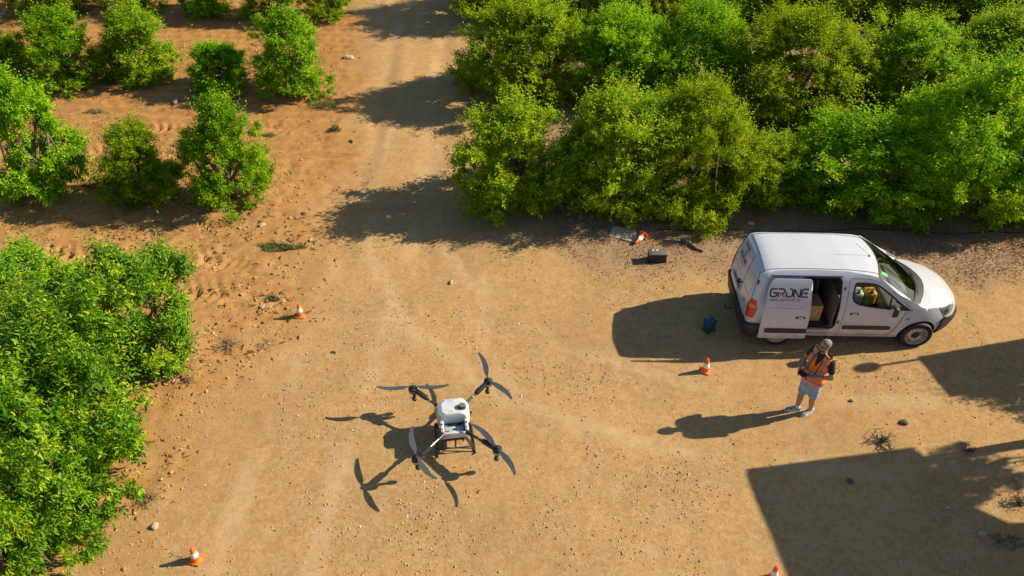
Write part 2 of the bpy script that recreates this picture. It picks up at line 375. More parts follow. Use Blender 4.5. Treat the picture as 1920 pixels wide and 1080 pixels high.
P = scatter(26000, lambda x, y: litter_mask(x, y) * np.clip((fbm(x * 1.5, y * 1.5, 52) - .3) * 3, .15, 1) * np.clip((19.5 - y) / 3, .12, 1), (0, 12.5, 13.6, 23))
tag(link('leaf_litter', litter_mesh('leaf_litter', P, rng), M_LITTER), 'dry fallen leaves strewn under the citrus trees', 'leaf litter', kind='stuff')
P = scatter(900, lambda x, y: soil_mask(x, y) * clus(x * 1.7, y * 1.7), (-10, -3.8, 6.6, 16.5))
tag(link('twig_litter', litter_mesh('twig_litter', P, rng, .05, .22, .04, .10), M_LITTER), 'thin dry plant bits on the edge of the yard', 'plant litter', kind='stuff')

# ------------------------------------------------------------------ citrus trees
def unit(a): return a / np.maximum(np.linalg.norm(a, axis=-1, keepdims=True), 1e-9)
PROF_T = np.array([0, .12, .3, .5, .7, .85, .95, 1.0])
def crown_mesh(name, seed, W, H, z0, ncl, nsh, nlf, ll, prof, clump=1.0, fine=False, shoots_up=8, bulge=.2, lw=.42, nlobe=13):
    g = np.random.default_rng(seed); C = []; O = []
    k1, k2, p1, p2 = g.integers(2, 4), g.integers(4, 7), g.uniform(0, 6.28), g.uniform(0, 6.28)
    for i in range(ncl):
        t = g.uniform(0, 1) ** 1.25; az = g.uniform(0, 6.283)
        lump = 1 + bulge * math.sin(k1 * az + p1 + 2 * t) + bulge * .6 * math.sin(k2 * az + p2 - 5 * t)
        r = W / 2 * np.interp(t, PROF_T, prof) * lump
        r *= g.uniform(.58, .84) if g.uniform() < .78 else g.uniform(.15, .60)
        C.append((r * math.cos(az), r * math.sin(az), z0 + t * (H - z0) * .93)); O.append((math.cos(az), math.sin(az), .25 + 1.3 * (t - .3)))
    for i in range(shoots_up):
        az = g.uniform(0, 6.283); r = W / 2 * g.uniform(.05, .65); t = 1 - (r / (W / 2)) ** 2 * .55
        C.append((r * math.cos(az), r * math.sin(az), z0 + t * (H - z0) * g.uniform(.9, 1.02))); O.append((.3 * math.cos(az), .3 * math.sin(az), 1.3))
    lobes = []
    for i in range(nlobe):
        az = 6.283 * (i + g.uniform(-.3, .3)) / nlobe; t = g.uniform(.10, .95); r = W / 2 * np.interp(t, PROF_T, prof) * g.uniform(.62, 1.06)
        lobes.append((r * math.cos(az * 2.4), r * math.sin(az * 2.4), z0 + t * (H - z0) * .92, W * g.uniform(.11, .20)))
    per = int(ncl * .95 / max(1, nlobe))
    for lx, ly, lz, lr in lobes:
        for i in range(per):
            v = unit(g.normal(size=3) + np.array([lx, ly, .25 * W]) * .9 / W); q = lr * g.uniform(.6, 1.0)
            C.append((lx + v[0] * q, ly + v[1] * q, max(.12, lz + v[2] * q * 1.1))); O.append((v[0], v[1], v[2] + .35))
    nspk = int(ncl * .45); nsolid = len(C)
    for i in range(nspk):
        k = ncl + shoots_up + int(g.integers(0, max(1, nsolid - ncl - shoots_up))) if g.uniform() < .8 else int(g.integers(0, nsolid))
        c = np.array(C[k]); o = np.array(O[k]); o = o / np.linalg.norm(o); C.append(tuple(c + o * g.uniform(.02, .14))); O.append(tuple(o + np.array([0, 0, .25])))
    C = np.array(C); O = unit(np.array(O)); n = len(C)
    rc = (.13 + .22 * g.uniform(0, 1, n) ** 1.6) * clump
    rc[nsolid:] = g.uniform(.07, .12, nspk) * clump
    ci = np.concatenate([np.repeat(np.arange(nsolid), nsh), np.repeat(np.arange(nsolid, n), 5)]); m = len(ci)
    S = C[ci] + unit(g.normal(size=(m, 3))) * (rc[ci] * g.uniform(.1, .85, m))[:, None] * np.array([1, 1, .8])
    D = unit(O[ci] * .75 + np.array([0, 0, .35]) + g.normal(size=(m, 3)) * .42)
    L = rc[ci] * g.uniform(.7, 1.5, m); L[(ci >= ncl) & (ci < ncl + shoots_up)] *= 1.6; L[ci >= nsolid] = g.uniform(.20, .46, m)[ci >= nsolid] * W / 2.6
    lg_ = g.uniform(size=m) < .13; L[lg_] *= g.uniform(1.5, 2.3, m)[lg_]; D[lg_] = unit(O[ci] * .6 + np.array([0, 0, .65]) + g.normal(size=(m, 3)) * .22)[lg_]
    yc_ = np.clip(g.normal(.42, .30, n), .03, .95); young = (g.uniform(size=m) < yc_[ci]).astype(float)
    si = np.repeat(np.arange(m), nlf); q = np.tile((np.arange(nlf) + .5) / nlf, m); N = len(si)
    d = D[si]; e1 = unit(np.cross(d, np.array([.31, .17, .93])) + 1e-6); e2 = np.cross(d, e1)
    th = np.tile(np.arange(nlf) * 2.4, m) + g.uniform(0, 6.28, m)[si] + g.normal(size=N) * .3
    perp = e1 * np.cos(th)[:, None] + e2 * np.sin(th)[:, None]
    ld = unit(d * (.40 + .25 * q)[:, None] + perp * .90 + g.normal(size=(N, 3)) * .18 + np.array([0, 0, -.12]))
    base = S[si] + d * (L[si] * q)[:, None]
    wv = unit(np.cross(ld, np.array([.45, -.10, .85])) + .35 * np.cross(ld, d) + g.normal(size=(N, 3)) * .38); wv = unit(wv - ld * (wv * ld).sum(1, keepdims=True)); nn = np.cross(wv, ld); nn *= np.sign(nn[:, 2:3] + 1e-9)
    ln = (ll * g.uniform(.65, 1.25, N) * (1 - .35 * q * young[si]))[:, None]; wd = ln * lw
    tint = np.clip(.12 + .40 * g.uniform(size=N) + young[si] * (.18 + .40 * q) * g.uniform(.5, 1, N), 0, 1)
    if fine:
        a = base + ld * ln * .35; b = base + ld * ln * .7; dr = -nn * ln * .10
        V = np.stack([base, a + wv * wd * .46 + nn * wd * .16, b + wv * wd * .38 + nn * wd * .12 + dr * .5, base + ld * ln + dr, b - wv * wd * .38 + nn * wd * .12 + dr * .5, a - wv * wd * .46 + nn * wd * .16, b + dr * .4], 1)
        Fp = np.array([[0, 6, 1], [1, 6, 2], [2, 6, 3], [3, 6, 4], [4, 6, 5], [5, 6, 0]]); k = 7
    else:
        c = base + ld * ln * .48
        V = np.stack([base, c + wv * wd * .5 + nn * wd * .18, base + ld * ln - nn * ln * .06, c - wv * wd * .5 + nn * wd * .18], 1); Fp = np.array([[0, 2, 1], [0, 3, 2]]); k = 4
    F = (Fp[None] + (np.arange(N) * k)[:, None, None]).reshape(-1, 3)
    me = np_mesh(name, V.reshape(-1, 3), F, np.repeat(tint, k))
    return me, C[:nsolid]

def trunk_mesh(name, seed, H, W, cl, fork=.22):
    g = random.Random(seed); b = MB(); hf = H * fork; lean = (g.uniform(-.08, .08), g.uniform(-.08, .08))
    r0 = 0.022 * H + 0.012
    b.tube([(0, 0, -.12), (lean[0] * .2, lean[1] * .2, hf * .3), (lean[0], lean[1], hf)], [r0 * 1.35, r0 * 1.02, r0 * .9], 9)
    picks = sorted(range(len(cl)), key=lambda i: g.random())[:16]
    mains = []
    for k in range(5):
        az = 6.283 * k / 5 + g.uniform(-.4, .4); e = Vector((math.cos(az) * W * .22, math.sin(az) * W * .22, H * g.uniform(.48, .62)))
        mid = Vector((lean[0], lean[1], hf)).lerp(e, .5) + Vector((math.cos(az), math.sin(az), 0)) * W * .04
        b.tube([(lean[0], lean[1], hf * .92), mid, e], [r0 * .68, r0 * .5, r0 * .34], 7); mains.append(e)
    for i in picks:
        c = Vector(cl[i]); c = Vector((c.x * .72, c.y * .72, c.z * .9)); s = min(mains, key=lambda p: (p - c).length)
        b.tube([s, s.lerp(c, .5) + Vector((0, 0, -.05)), c], [r0 * .34, r0 * .24, r0 * .12], 5)
    me = b.build(name, None).data; return me

M_BARK = mat('citrus_bark', (.155, .105, .07), .9, var=.35, vscale=14, bump=.5, bscale=30)
LEAF = {
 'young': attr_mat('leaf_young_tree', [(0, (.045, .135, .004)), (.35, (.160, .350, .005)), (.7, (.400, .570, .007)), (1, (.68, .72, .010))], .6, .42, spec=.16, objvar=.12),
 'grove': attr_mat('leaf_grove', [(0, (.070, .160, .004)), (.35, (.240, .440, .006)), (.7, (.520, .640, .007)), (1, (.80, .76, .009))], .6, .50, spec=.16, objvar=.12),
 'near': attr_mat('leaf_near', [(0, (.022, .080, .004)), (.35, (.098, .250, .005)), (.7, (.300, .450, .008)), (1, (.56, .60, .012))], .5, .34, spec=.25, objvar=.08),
}
BUSHY = [.80, .97, 1.0, .93, .76, .55, .34, .12]; CONE = [.84, 1.0, .98, .82, .60, .40, .24, .08]; WIDE = [.80, .96, 1.0, 1.0, .92, .74, .48, .20]
VAR = {}
def variant(key, kind, seed, W, H, z0, ncl, nsh, nlf, ll, prof, **kw):
    me, cl = crown_mesh('crown_' + key, seed, W, H, z0, ncl, nsh, nlf, ll, prof, **kw); me.materials.append(LEAF[kind])
    tm = trunk_mesh('trunk_' + key, seed, H, W, cl); tm.materials.clear(); tm.materials.append(M_BARK)
    for o in [o for o in bpy.data.objects if o.data == tm]: bpy.data.objects.remove(o)
    co = np.empty(len(me.vertices) * 3, np.float32); me.vertices.foreach_get('co', co); co = co.reshape(-1, 3)
    VAR[key] = (me, tm, 2 * float(np.percentile(np.hypot(co[:, 0], co[:, 1]), 97)), float(np.percentile(co[:, 2], 99.3)))
for i in range(3): variant(f'y{i}', 'young', 11 + i, 2.1, 2.9, .06, 104, 16, 11, .088, (CONE, BUSHY, CONE)[i], shoots_up=16, bulge=.20, clump=.92)
for i in range(4): variant(f'g{i}', 'grove', 31 + i, 3.0, 3.2, .08, 178, 17, 11, .094, (WIDE, BUSHY, WIDE, BUSHY)[i], shoots_up=30, bulge=.20, clump=1.0)
for i in range(2): variant(f's{i}', 'grove', 51 + i, 2.4, 3.0, .06, 118, 17, 11, .094, (BUSHY, WIDE)[i], shoots_up=22, bulge=.28, clump=.98)
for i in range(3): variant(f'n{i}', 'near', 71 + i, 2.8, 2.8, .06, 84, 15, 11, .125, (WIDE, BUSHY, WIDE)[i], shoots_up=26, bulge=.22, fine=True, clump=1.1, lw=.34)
_tr = random.Random(3)
def citrus(key, x, y, W, H, label, group, rz=None):
    cm, tm, w0, h0 = VAR[key]
    t = thing('citrus_tree', (x, y, gz(x, y) - .02), _tr.uniform(0, 6.28) if rz is None else rz, label, 'tree', group)
    for nm, me in (('trunk', tm), ('crown', cm)):
        o = link(nm, me, None, t); o.scale = (W / w0, W / w0, H / h0)
        if nm == 'crown': o['kind'] = 'stuff'
    return t
def citrus_px(key, bx, by, l, r, top, label, group, rz=None, kH=1.0):
    p = px_ground(bx, by); s = CAM_F / ((p - Vector((0, 0, CAM_H))).dot(_fw)); dep = math.atan2(CAM_H, p.y)
    g_ = group == GR
    return citrus(key, p.x, p.y + (.25 if g_ else 0), (r - l) / s * (1.17 if g_ else 1.13), kH * (by - top) / (s * math.cos(dep)) * (.82 if g_ else .95), label, group, rz)
GL = 'young citrus trees in rows on tilled soil'; GN = 'large leafy citrus trees along the edge of the yard'; GR = 'dense citrus trees of the grove beside the track'
# young rows (row by the weed patches, middle row, far row)
citrus_px('y1', 88, 362, -4, 178, 150, 'broadest bushy young citrus tree of the row with only three trees', GL)
citrus_px('y0', 278, 372, 212, 338, 238, 'short pointed citrus tree between two taller ones in the row of three', GL)
citrus_px('y2', 441, 372, 368, 514, 200, 'round citrus tree ending the row of three beside tread marks', GL)
citrus_px('y1', 24, 162, -22, 74, 72, 'low dark citrus bush next to a taller tree in the middle row', GL)
citrus_px('y2', 137, 158, 73, 200, 28, 'tall citrus tree in the middle row beside the low dark bush', GL)
citrus_px('y0', 268, 148, 206, 332, 18, 'leaning citrus tree with a low side branch in the middle row', GL)
citrus_px('y2', 415, 166, 364, 468, 82, 'smallest citrus tree in the middle row, beside the open track end', GL)
citrus_px('y1', 550, 170, 486, 614, 30, 'slender citrus tree ending the middle row beside the dirt track', GL)
citrus_px('y2', -22, 158, -80, 40, -4, 'pale citrus tree behind the low dark bush in the middle row', GL)
for k, bx, by, l, r, tp in (('y0', 66, 22, 24, 110, -110), ('y1', 145, 20, 92, 198, -120), ('y2', 276, 18, 234, 322, -100), ('y0', 393, 25, 348, 438, -90), ('y1', 508, 30, 466, 550, -100), ('y2', 615, 33, 574, 656, -100)):
    citrus_px(k, bx, by, l, r, tp, 'young citrus tree of the farthest row, only its lower branches showing', GL)
# near trees
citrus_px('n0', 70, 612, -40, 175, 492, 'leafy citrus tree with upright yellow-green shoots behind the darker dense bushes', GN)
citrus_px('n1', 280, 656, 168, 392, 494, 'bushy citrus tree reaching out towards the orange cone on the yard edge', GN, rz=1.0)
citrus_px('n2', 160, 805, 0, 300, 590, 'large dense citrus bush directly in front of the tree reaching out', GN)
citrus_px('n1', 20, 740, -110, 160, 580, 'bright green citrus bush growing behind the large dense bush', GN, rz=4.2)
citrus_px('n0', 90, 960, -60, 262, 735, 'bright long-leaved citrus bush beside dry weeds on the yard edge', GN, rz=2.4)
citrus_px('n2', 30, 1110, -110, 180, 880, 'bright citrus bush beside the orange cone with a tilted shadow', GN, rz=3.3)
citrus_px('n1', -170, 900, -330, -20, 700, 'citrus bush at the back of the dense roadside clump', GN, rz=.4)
# the grove
citrus_px('s1', 962, 385, 872, 1066, 186, 'yellow-green citrus tree at the corner of the grove shading the track', GR, rz=.6)
citrus_px('g1', 1150, 382, 1046, 1275, 158, 'broad citrus tree over the pale board at the grove edge', GR)
citrus_px('g0', 1292, 378, 1195, 1400, 150, 'broad citrus tree at the grove edge beside the black hose', GR)
citrus_px('s0', 1434, 374, 1364, 1512, 254, 'narrow low citrus tree behind the roof of the white van', GR)
citrus_px('s1', 1605, 378, 1488, 1738, 222, 'yellowish citrus tree behind the windscreen of the white van', GR, rz=2.0)
citrus_px('g2', 1815, 384, 1678, 1955, 110, 'tallest citrus tree with a bare trunk showing near the van bonnet', GR)
citrus_px('g3', 2030, 386, 1915, 2150, 170, 'citrus tree next to the tallest one in the front row of the grove', GR)
citrus_px('g0', 982, 182, 876, 1086, -12, 'dark round citrus tree in the second grove row beside the track', GR, rz=1.2)
for k, bx, by, l, r, tp, lb in (('g1', 1160, 182, 1075, 1260, 2, 'second-row citrus tree behind the broad tree over the pale board'), ('g3', 1305, 186, 1215, 1400, -10, 'second-row citrus tree behind the broad tree beside the hose'), ('g2', 1490, 222, 1366, 1616, 10, 'big citrus tree with deep shade under it behind the narrow low tree'),
        ('g0', 1690, 208, 1586, 1790, 30, 'second-row citrus tree behind the yellowish tree of the front row'), ('g1', 1860, 196, 1750, 1975, 10, 'second-row citrus tree directly behind the tallest tree'), ('g2', 2040, 200, 1940, 2140, 10, 'second-row citrus tree beyond the one behind the tallest tree')):
    citrus_px(k, bx, by, l, r, tp, lb, GR)
for i, bx in enumerate((935, 1085, 1235, 1385, 1530, 1690, 1850, 2000)):
    citrus_px(f'g{i % 4}', bx, 28 + (i % 3) * 4, bx - 92, bx + 92, -140, 'citrus tree of the third grove row, mostly hidden by other crowns', GR)

# ------------------------------------------------------------------ the white delivery van
def pip(pts, poly):
    x, y = pts[:, 0], pts[:, 1]; c = np.zeros(len(pts), bool); n = len(poly); j = n - 1
    for i in range(n):
        xi, yi = poly[i]; xj, yj = poly[j]
        k = ((yi > y) != (yj > y)); xs = (xj - xi) * (y - yi) / ((yj - yi) if abs(yj - yi) > 1e-12 else 1e-12) + xi
        c ^= k & (x < xs); j = i
    return c
def dens(poly, step, closed=True):
    out = []; n = len(poly)
    for i in range(n if closed else n - 1):
        a = np.array(poly[i], float); b = np.array(poly[(i + 1) % n], float); k = max(1, int(math.ceil(np.linalg.norm(b - a) / step)))
        for t in range(k): out.append(tuple(a + (b - a) * t / k))
    if not closed: out.append(tuple(poly[-1]))
    return out
def rounded(poly, rad, seg=5):
    out = []; n = len(poly); rad = rad if isinstance(rad, (list, tuple)) else [rad] * n
    for i in range(n):
        p = Vector(poly[i]); a = Vector(poly[i - 1]) - p; b = Vector(poly[(i + 1) % n]) - p; r = min(rad[i], a.length * .48, b.length * .48)
        if r < 1e-4: out.append(tuple(p)); continue
        s = p + a.normalized() * r; e = p + b.normalized() * r
        for k in range(seg + 1): t = k / seg; out.append(tuple(s * (1 - t) ** 2 + p * 2 * t * (1 - t) + e * t * t))
    return out
def inset(poly, d):
    """moves a counter-clockwise outline outwards by d"""
    n = len(poly); out = []
    for i in range(n):
        a = Vector(poly[i - 1]); p = Vector(poly[i]); b = Vector(poly[(i + 1) % n])
        e1 = (p - a).normalized(); e2 = (b - p).normalized(); n1 = Vector((e1.y, -e1.x)); n2 = Vector((e2.y, -e2.x)); m = n1 + n2
        m = m / max(m.length, 1e-6); k = d / max(.35, m.dot(n1)); out.append(tuple(p + m * k))
    return out
def ccw(poly):
    s = sum(poly[i - 1][0] * poly[i][1] - poly[i][0] * poly[i - 1][1] for i in range(len(poly)))
    return list(poly) if s > 0 else list(poly)[::-1]
def panel(mb, outer, holes, fn, step=.06, thick=0.0, flip=False):
    """fills an outline with holes and maps it on a body surface; thick adds a skirt of that depth"""
    outer = dens(outer, step * .7); holes = [dens(h, step * .7) for h in holes]
    A = np.array(outer); lo, hi = A.min(0), A.max(0)
    g = np.array([(x, y) for x in np.arange(lo[0] + step * .5, hi[0], step) for y in np.arange(lo[1] + step * .5, hi[1], step)]).reshape(-1, 2)
    if len(g):
        k = pip(g, outer)
        for h in holes: k &= ~pip(g, h)
        g = g[k]
        B = np.array(outer + [p for h in holes for p in h])
        if len(g): g = g[np.sqrt(((g[:, None] - B[None]) ** 2).sum(-1)).min(1) > step * .33]
    pts = [Vector(p) for p in outer]; ed = [(i, (i + 1) % len(outer)) for i in range(len(outer))]; rings = [list(range(len(outer)))]
    for h in holes:
        k = len(pts); pts += [Vector(p) for p in h]; ed += [(k + i, k + (i + 1) % len(h)) for i in range(len(h))]; rings.append(list(range(k, k + len(h))))
    nb = len(pts); pts += [Vector(p) for p in g]
    r = geometry.delaunay_2d_cdt(pts, ed, [], 0, 1e-6)
    P = np.array([tuple(p) for p in r[0]]); T = np.array([f for f in r[2] if len(f) == 3])
    c = P[T].mean(1); k = pip(c, outer)
    for h in holes: k &= ~pip(c, h)
    T = T[k]
    V = [fn(p[0], p[1], thick) for p in P]
    if flip: T = T[:, ::-1]
    mb.add(V, [tuple(int(i) for i in t) for t in T])
    if thick:
        for ring in ([outer] + holes):
            n = len(ring); a = [fn(p[0], p[1], thick) for p in ring]; b = [fn(p[0], p[1], 0) for p in ring]
            mb.add(a + b, [(i, (i + 1) % n, n + (i + 1) % n, n + i) for i in range(n)])
    return mb

WZ = [(.18, .77), (.30, .815), (.45, .838), (.7, .845), (.95, .84), (1.05, .828), (1.2, .80), (1.4, .752), (1.6, .685), (1.69, .64), (1.74, .595), (1.85, .5)]
XFZ = [(.18, 3.46), (.30, 3.60), (.5, 3.65), (.7, 3.62), (.85, 3.54), (.95, 3.46), (1.1, 3.30), (1.3, 3.1)]
XRZ = [(.2, -.64), (.6, -.695), (.9, -.685), (1.2, -.65), (1.5, -.60), (1.7, -.545), (1.78, -.50)]
wz = lambda z: float(np.interp(z, *zip(*WZ))); xfz = lambda z: float(np.interp(z, *zip(*XFZ))); xrz = lambda z: float(np.interp(z, *zip(*XRZ)))
VX0, VA0, VN, VR, VQ = 2.1, -.36, 2.5, .13, 1.15
VEND = VX0 + math.pi / 2; VREAR = VA0 - VQ
def hull0(a, z):
    w = wz(z)
    if a > VX0:
        th = min(math.pi / 2, a - VX0); return Vector((VX0 + (xfz(z) - VX0) * math.sin(th) ** (2 / VN), w * max(0, math.cos(th)) ** (2 / VN), z))
    if a >= VA0: return Vector((a, w, z))
    D = VA0 - xrz(z); r = min(VR, D - .005); Lt = (D - r) + r * math.pi / 2 + (w - r); s = (VA0 - a) / VQ * Lt
    if s < D - r: return Vector((VA0 - s, w, z))
    s -= D - r
    if s < r * math.pi / 2: t = s / r; return Vector((VA0 - (D - r) - r * math.sin(t), w - r + r * math.cos(t), z))
    return Vector((VA0 - D, max(0, w - r - (s - r * math.pi / 2)), z))
def hull(a, z, off=0.0):
    p = hull0(a, z)
    if off:
        e = 1e-3; da = hull0(min(a + e, VEND), z) - hull0(max(a - e, VREAR), z); dz = hull0(a, z + e) - hull0(a, z - e)
        n = dz.cross(da); n = n.normalized() if n.length > 1e-12 else Vector((1 if a > 0 else -1, 0, 0))
        p = p + n * off
    return p
def ax(x, z):
    if x <= VX0: return x
    return VX0 + math.asin(min(1, max(0, (x - VX0) / (xfz(z) - VX0))) ** (VN / 2))
def ay(y, z): return VX0 + math.acos(min(1, abs(y) / wz(z)) ** (VN / 2))
def ar(y, z):
    w = wz(z); D = VA0 - xrz(z); r = min(VR, D - .005); Lt = (D - r) + r * math.pi / 2 + (w - r)
    return VA0 - VQ * ((D - r) + r * math.pi / 2 + (w - r - abs(y))) / Lt
RIGHT = lambda a, z, o: (lambda p: (p.x, -p.y, p.z))(hull(a, z, o))
LEFT = lambda a, z, o: (lambda p: (p.x, p.y, p.z))(hull(a, z, o))
ZR = [(-.60, 1.66), (-.50, 1.725), (-.40, 1.765), (-.2, 1.785), (.5, 1.80), (1.1, 1.785), (1.5, 1.745), (1.75, 1.69), (1.9, 1.64)]
ZC = [(2.2, 1.125), (2.6, 1.105), (2.9, 1.065), (3.2, .995), (3.4, .92), (3.5, .86), (3.7, .70)]
roofz = lambda x, y: float(np.interp(x, *zip(*ZR))) - .055 * (abs(y) / .6) ** 2
hoodz = lambda x, y: float(np.interp(x, *zip(*ZC))) - .115 * (abs(y) / .82) ** 2.2
def ztop(a):
    if a < VX0 and hull0(a, 1.7).x <= 1.70:
        z = 1.7
        for _ in range(12): p = hull0(a, z); z = roofz(p.x, p.y)
        return z
    z = .95
    for _ in range(14): p = hull0(a, z); z = .5 * z + .5 * hoodz(p.x, p.y)
    x = hull0(a, z).x
    if x < 2.52:
        xx = min(a, 2.52); zr = roofz(1.7, .64); return zr + (xx - 1.70) / .82 * (hoodz(2.52, .8) - zr)
    return z

VAN = thing('delivery_van', (5.2475, 12.9596, 0), -0.0098, 'white panel van with side door slid open beside the grove', 'van')
_white = mat('van_white_paint', (.48, .50, .53), .32, coat=.7, spec=.5, var=.015, vscale=3)
M_WHITE = _white
_n = _white.node_tree.nodes; _l = _white.node_tree.links; _p = _n['Principled BSDF']; _src = _p.inputs['Base Color'].links[0].from_socket
_tc = _n.new('ShaderNodeTexCoord'); _sx = _n.new('ShaderNodeSeparateXYZ'); _l.new(_tc.outputs['Object'], _sx.inputs[0])
_nz = _n.new('ShaderNodeTexNoise'); _nz.inputs['Scale'].default_value = 5; _nz.inputs['Detail'].default_value = 6; _l.new(_tc.outputs['Object'], _nz.inputs['Vector'])
_m1 = _n.new('ShaderNodeMapRange'); _m1.inputs['From Min'].default_value = .75; _m1.inputs['From Max'].default_value = .25; _m1.inputs['To Max'].default_value = .8; _l.new(_sx.outputs['Z'], _m1.inputs['Value'])
_m2 = _n.new('ShaderNodeMapRange'); _m2.inputs['From Min'].default_value = .38; _m2.inputs['From Max'].default_value = .66; _l.new(_nz.outputs['Fac'], _m2.inputs['Value'])
_mm = _n.new('ShaderNodeMath'); _mm.operation = 'MULTIPLY'; _l.new(_m1.outputs[0], _mm.inputs[0]); _l.new(_m2.outputs[0], _mm.inputs[1])
_mx = _n.new('ShaderNodeMix'); _mx.data_type = 'RGBA'; _mx.inputs['B'].default_value = (.40, .29, .18, 1); _l.new(_mm.outputs[0], _mx.inputs['Factor']); _l.new(_src, _mx.inputs['A']); _l.new(_mx.outputs['Result'], _p.inputs['Base Color'])
M_BLACKPL = mat('van_black_plastic', (.022, .023, .025), .55, var=.25, vscale=6)
M_RUB = mat('rubber', (.016, .016, .017), .75, var=.3, vscale=12, bump=.15, bscale=60)
M_SEAM = mat('panel_seam', (.03, .03, .032), .8)
M_GLASS = glass_mat('van_glass', (.90, .95, .91)); M_GLASSD = glass_mat('van_side_glass', (.70, .76, .74))
M_STEEL = mat('wheel_steel', (.42, .42, .42), .38, .85, var=.1, vscale=20)
M_DARKIN = mat('van_interior_trim', (.030, .030, .032), .85, var=.3, vscale=8)
M_RED = mat('red_lens', (.55, .025, .012), .18, coat=.6); M_AMBER = mat('orange_lens', (.72, .20, .03), .2, coat=.6)
M_CLEAR = mat('clear_lens', (.26, .29, .34), .10, .5, coat=1.0)
M_CHROME = mat('lamp_reflector', (.80, .82, .85), .12, 1.0)
M_INK = mat('lettering_navy', (.016, .018, .034), .5); M_TEAL = mat('lettering_teal', (.02, .30, .33), .5); M_REDINK = mat('lettering_red', (.55, .08, .07), .5); M_GREY = mat('lettering_grey', (.10, .105, .12), .5)
GROOVE = mat('press_line', (.42, .46, .54), .4)

# outlines in (along, up)
S = lambda pts: [(ax(x, z), z) for x, z in pts]
FDOOR = ccw(rounded([(2.10, .325), (2.20, .40), (2.27, .62), (2.33, .93), (2.455, .985), (2.30, 1.115), (2.0, 1.365), (1.72, 1.575), (1.5, 1.61), (1.14, 1.615), (1.165, 1.0), (1.17, .325)], [.05, .08, .1, .05, .02, .1, .1, .1, .1, .05, .05, .03]))
FWIN = ccw(rounded([(1.235, 1.30), (1.245, 1.545), (1.5, 1.545), (1.69, 1.515), (2.0, 1.295), (2.28, 1.068), (2.425, .990), (2.36, .975), (2.0, 1.0), (1.62, 1.04), (1.38, 1.09), (1.26, 1.17)], [.05, .06, .1, .1, .1, .1, .01, .03, .1, .1, .1, .08]))
SOPEN = ccw(rounded([(.22, .47), (.98, .47), (1.055, .56), (1.04, 1.0), (.985, 1.62), (.24, 1.62), (.18, 1.4), (.17, .8)], [.08, .1, .1, .1, .07, .09, .1, .1]))
def arc(cx, cz, r, a0, a1, n=16): return [(cx + r * math.cos(R(a0 + (a1 - a0) * i / n)), cz + r * math.sin(R(a0 + (a1 - a0) * i / n))) for i in range(n + 1)]
def side_outline():
    bot = [(ar(0, .26), .26)] + [(ar(y, .26), .26) for y in (.3, .6)] + [(VA0, .25)]
    bot += [(x, z) for x, z in arc(0, .30, .385, 187, -7)] + [(ax(x, z), z) for x, z in [(1.2, .245)] + arc(2.728, .30, .385, 187, -9)]
    bot += [(ay(y, .25), .25) for y in (.6, .35, .15)] + [(VEND, .25)]
    top = [(a, ztop(a)) for a in list(np.linspace(VEND, ax(2.54, .98), 26)) + [2.52, 2.3, 2.1, 1.9, 1.71, 1.69] + list(np.linspace(1.6, VA0, 14)) + list(np.linspace(VA0 - .02, VREAR, 26))]
    return bot + top
OUT = side_outline()
b = MB()
panel(b, OUT, [inset(S(FDOOR), .008), SOPEN], RIGHT, .07)
panel(b, OUT, [inset(S(FDOOR), .008)], LEFT, .07, flip=True)
# roof
edge = [hull0(a, ztop(a)) for a in list(np.linspace(VREAR, VA0, 26)) + list(np.linspace(VA0 + .05, 1.70, 16))]
wst = lambda y: 1.78 - .10 * (abs(y) / .62) ** 2
yc = edge[-1].y
front = [(wst(y) if abs(y) < yc - 1e-3 else 1.70, y) for y in np.linspace(yc, -yc, 15)][1:-1]
roof_poly = [(p.x, p.y) for p in edge] + front + [(p.x, -p.y) for p in edge[::-1]][:-1]
panel(b, roof_poly, [], lambda x, y, o: (x, y, roofz(x, y)), .09)
# windscreen pillars: strips from the door top line to the screen edge
wsb = lambda y: (2.70 - .20 * (abs(y) / .66) ** 2)
def ws_point(q, t):
    y0 = q * (yc - .035); y1 = q * .665; A = Vector((wst(y0), y0, roofz(wst(y0), y0))); B = Vector((wsb(y1), y1, hoodz(wsb(y1), y1) + .012))
    p = A.lerp(B, t); p.z += .03 * math.sin(math.pi * t); p.y += q * .025 * math.sin(math.pi * t); return p
for s in (-1, 1):
    n = 14; v = []
    for i in range(n + 1):
        t = i / n; x = 1.70 + .82 * t; h = hull0(x, ztop(x + 1e-4)); q = ws_point(s, t); h = Vector((h.x, s * h.y, h.z)); m = h.lerp(q, .5) + Vector((0, s * .012, .012)); v += [tuple(h), tuple(m), tuple(q)]
    b.add(v, [f for i in range(n) for f in ((3 * i, 3 * i + 1, 3 * i + 4, 3 * i + 3), (3 * i + 1, 3 * i + 2, 3 * i + 5, 3 * i + 4))])
# bonnet with wings
hb = lambda y: wsb(min(abs(y), .67)) + .19 - .05 * (abs(y) / .66)
hedge = [hull0(a, ztop(a)) for a in np.linspace(VEND, ax(2.525, .985), 34)]
wb = hedge[-1]
backr = [(2.525, y) for y in (.75, .70)] + [(hb(y) - .0, y) for y in (.675, .6, .5, .35, .18, 0, -.18, -.35, -.5, -.6, -.675)] + [(2.525, y) for y in (-.70, -.75)]
hood_poly = [(p.x, p.y) for p in hedge] + backr + [(p.x, -p.y) for p in hedge[::-1]][:-1]
panel(b, hood_poly, [], lambda x, y, o: (x, y, hoodz(x, y)), .07)
body = b.build('body', M_WHITE, VAN, angle=32)
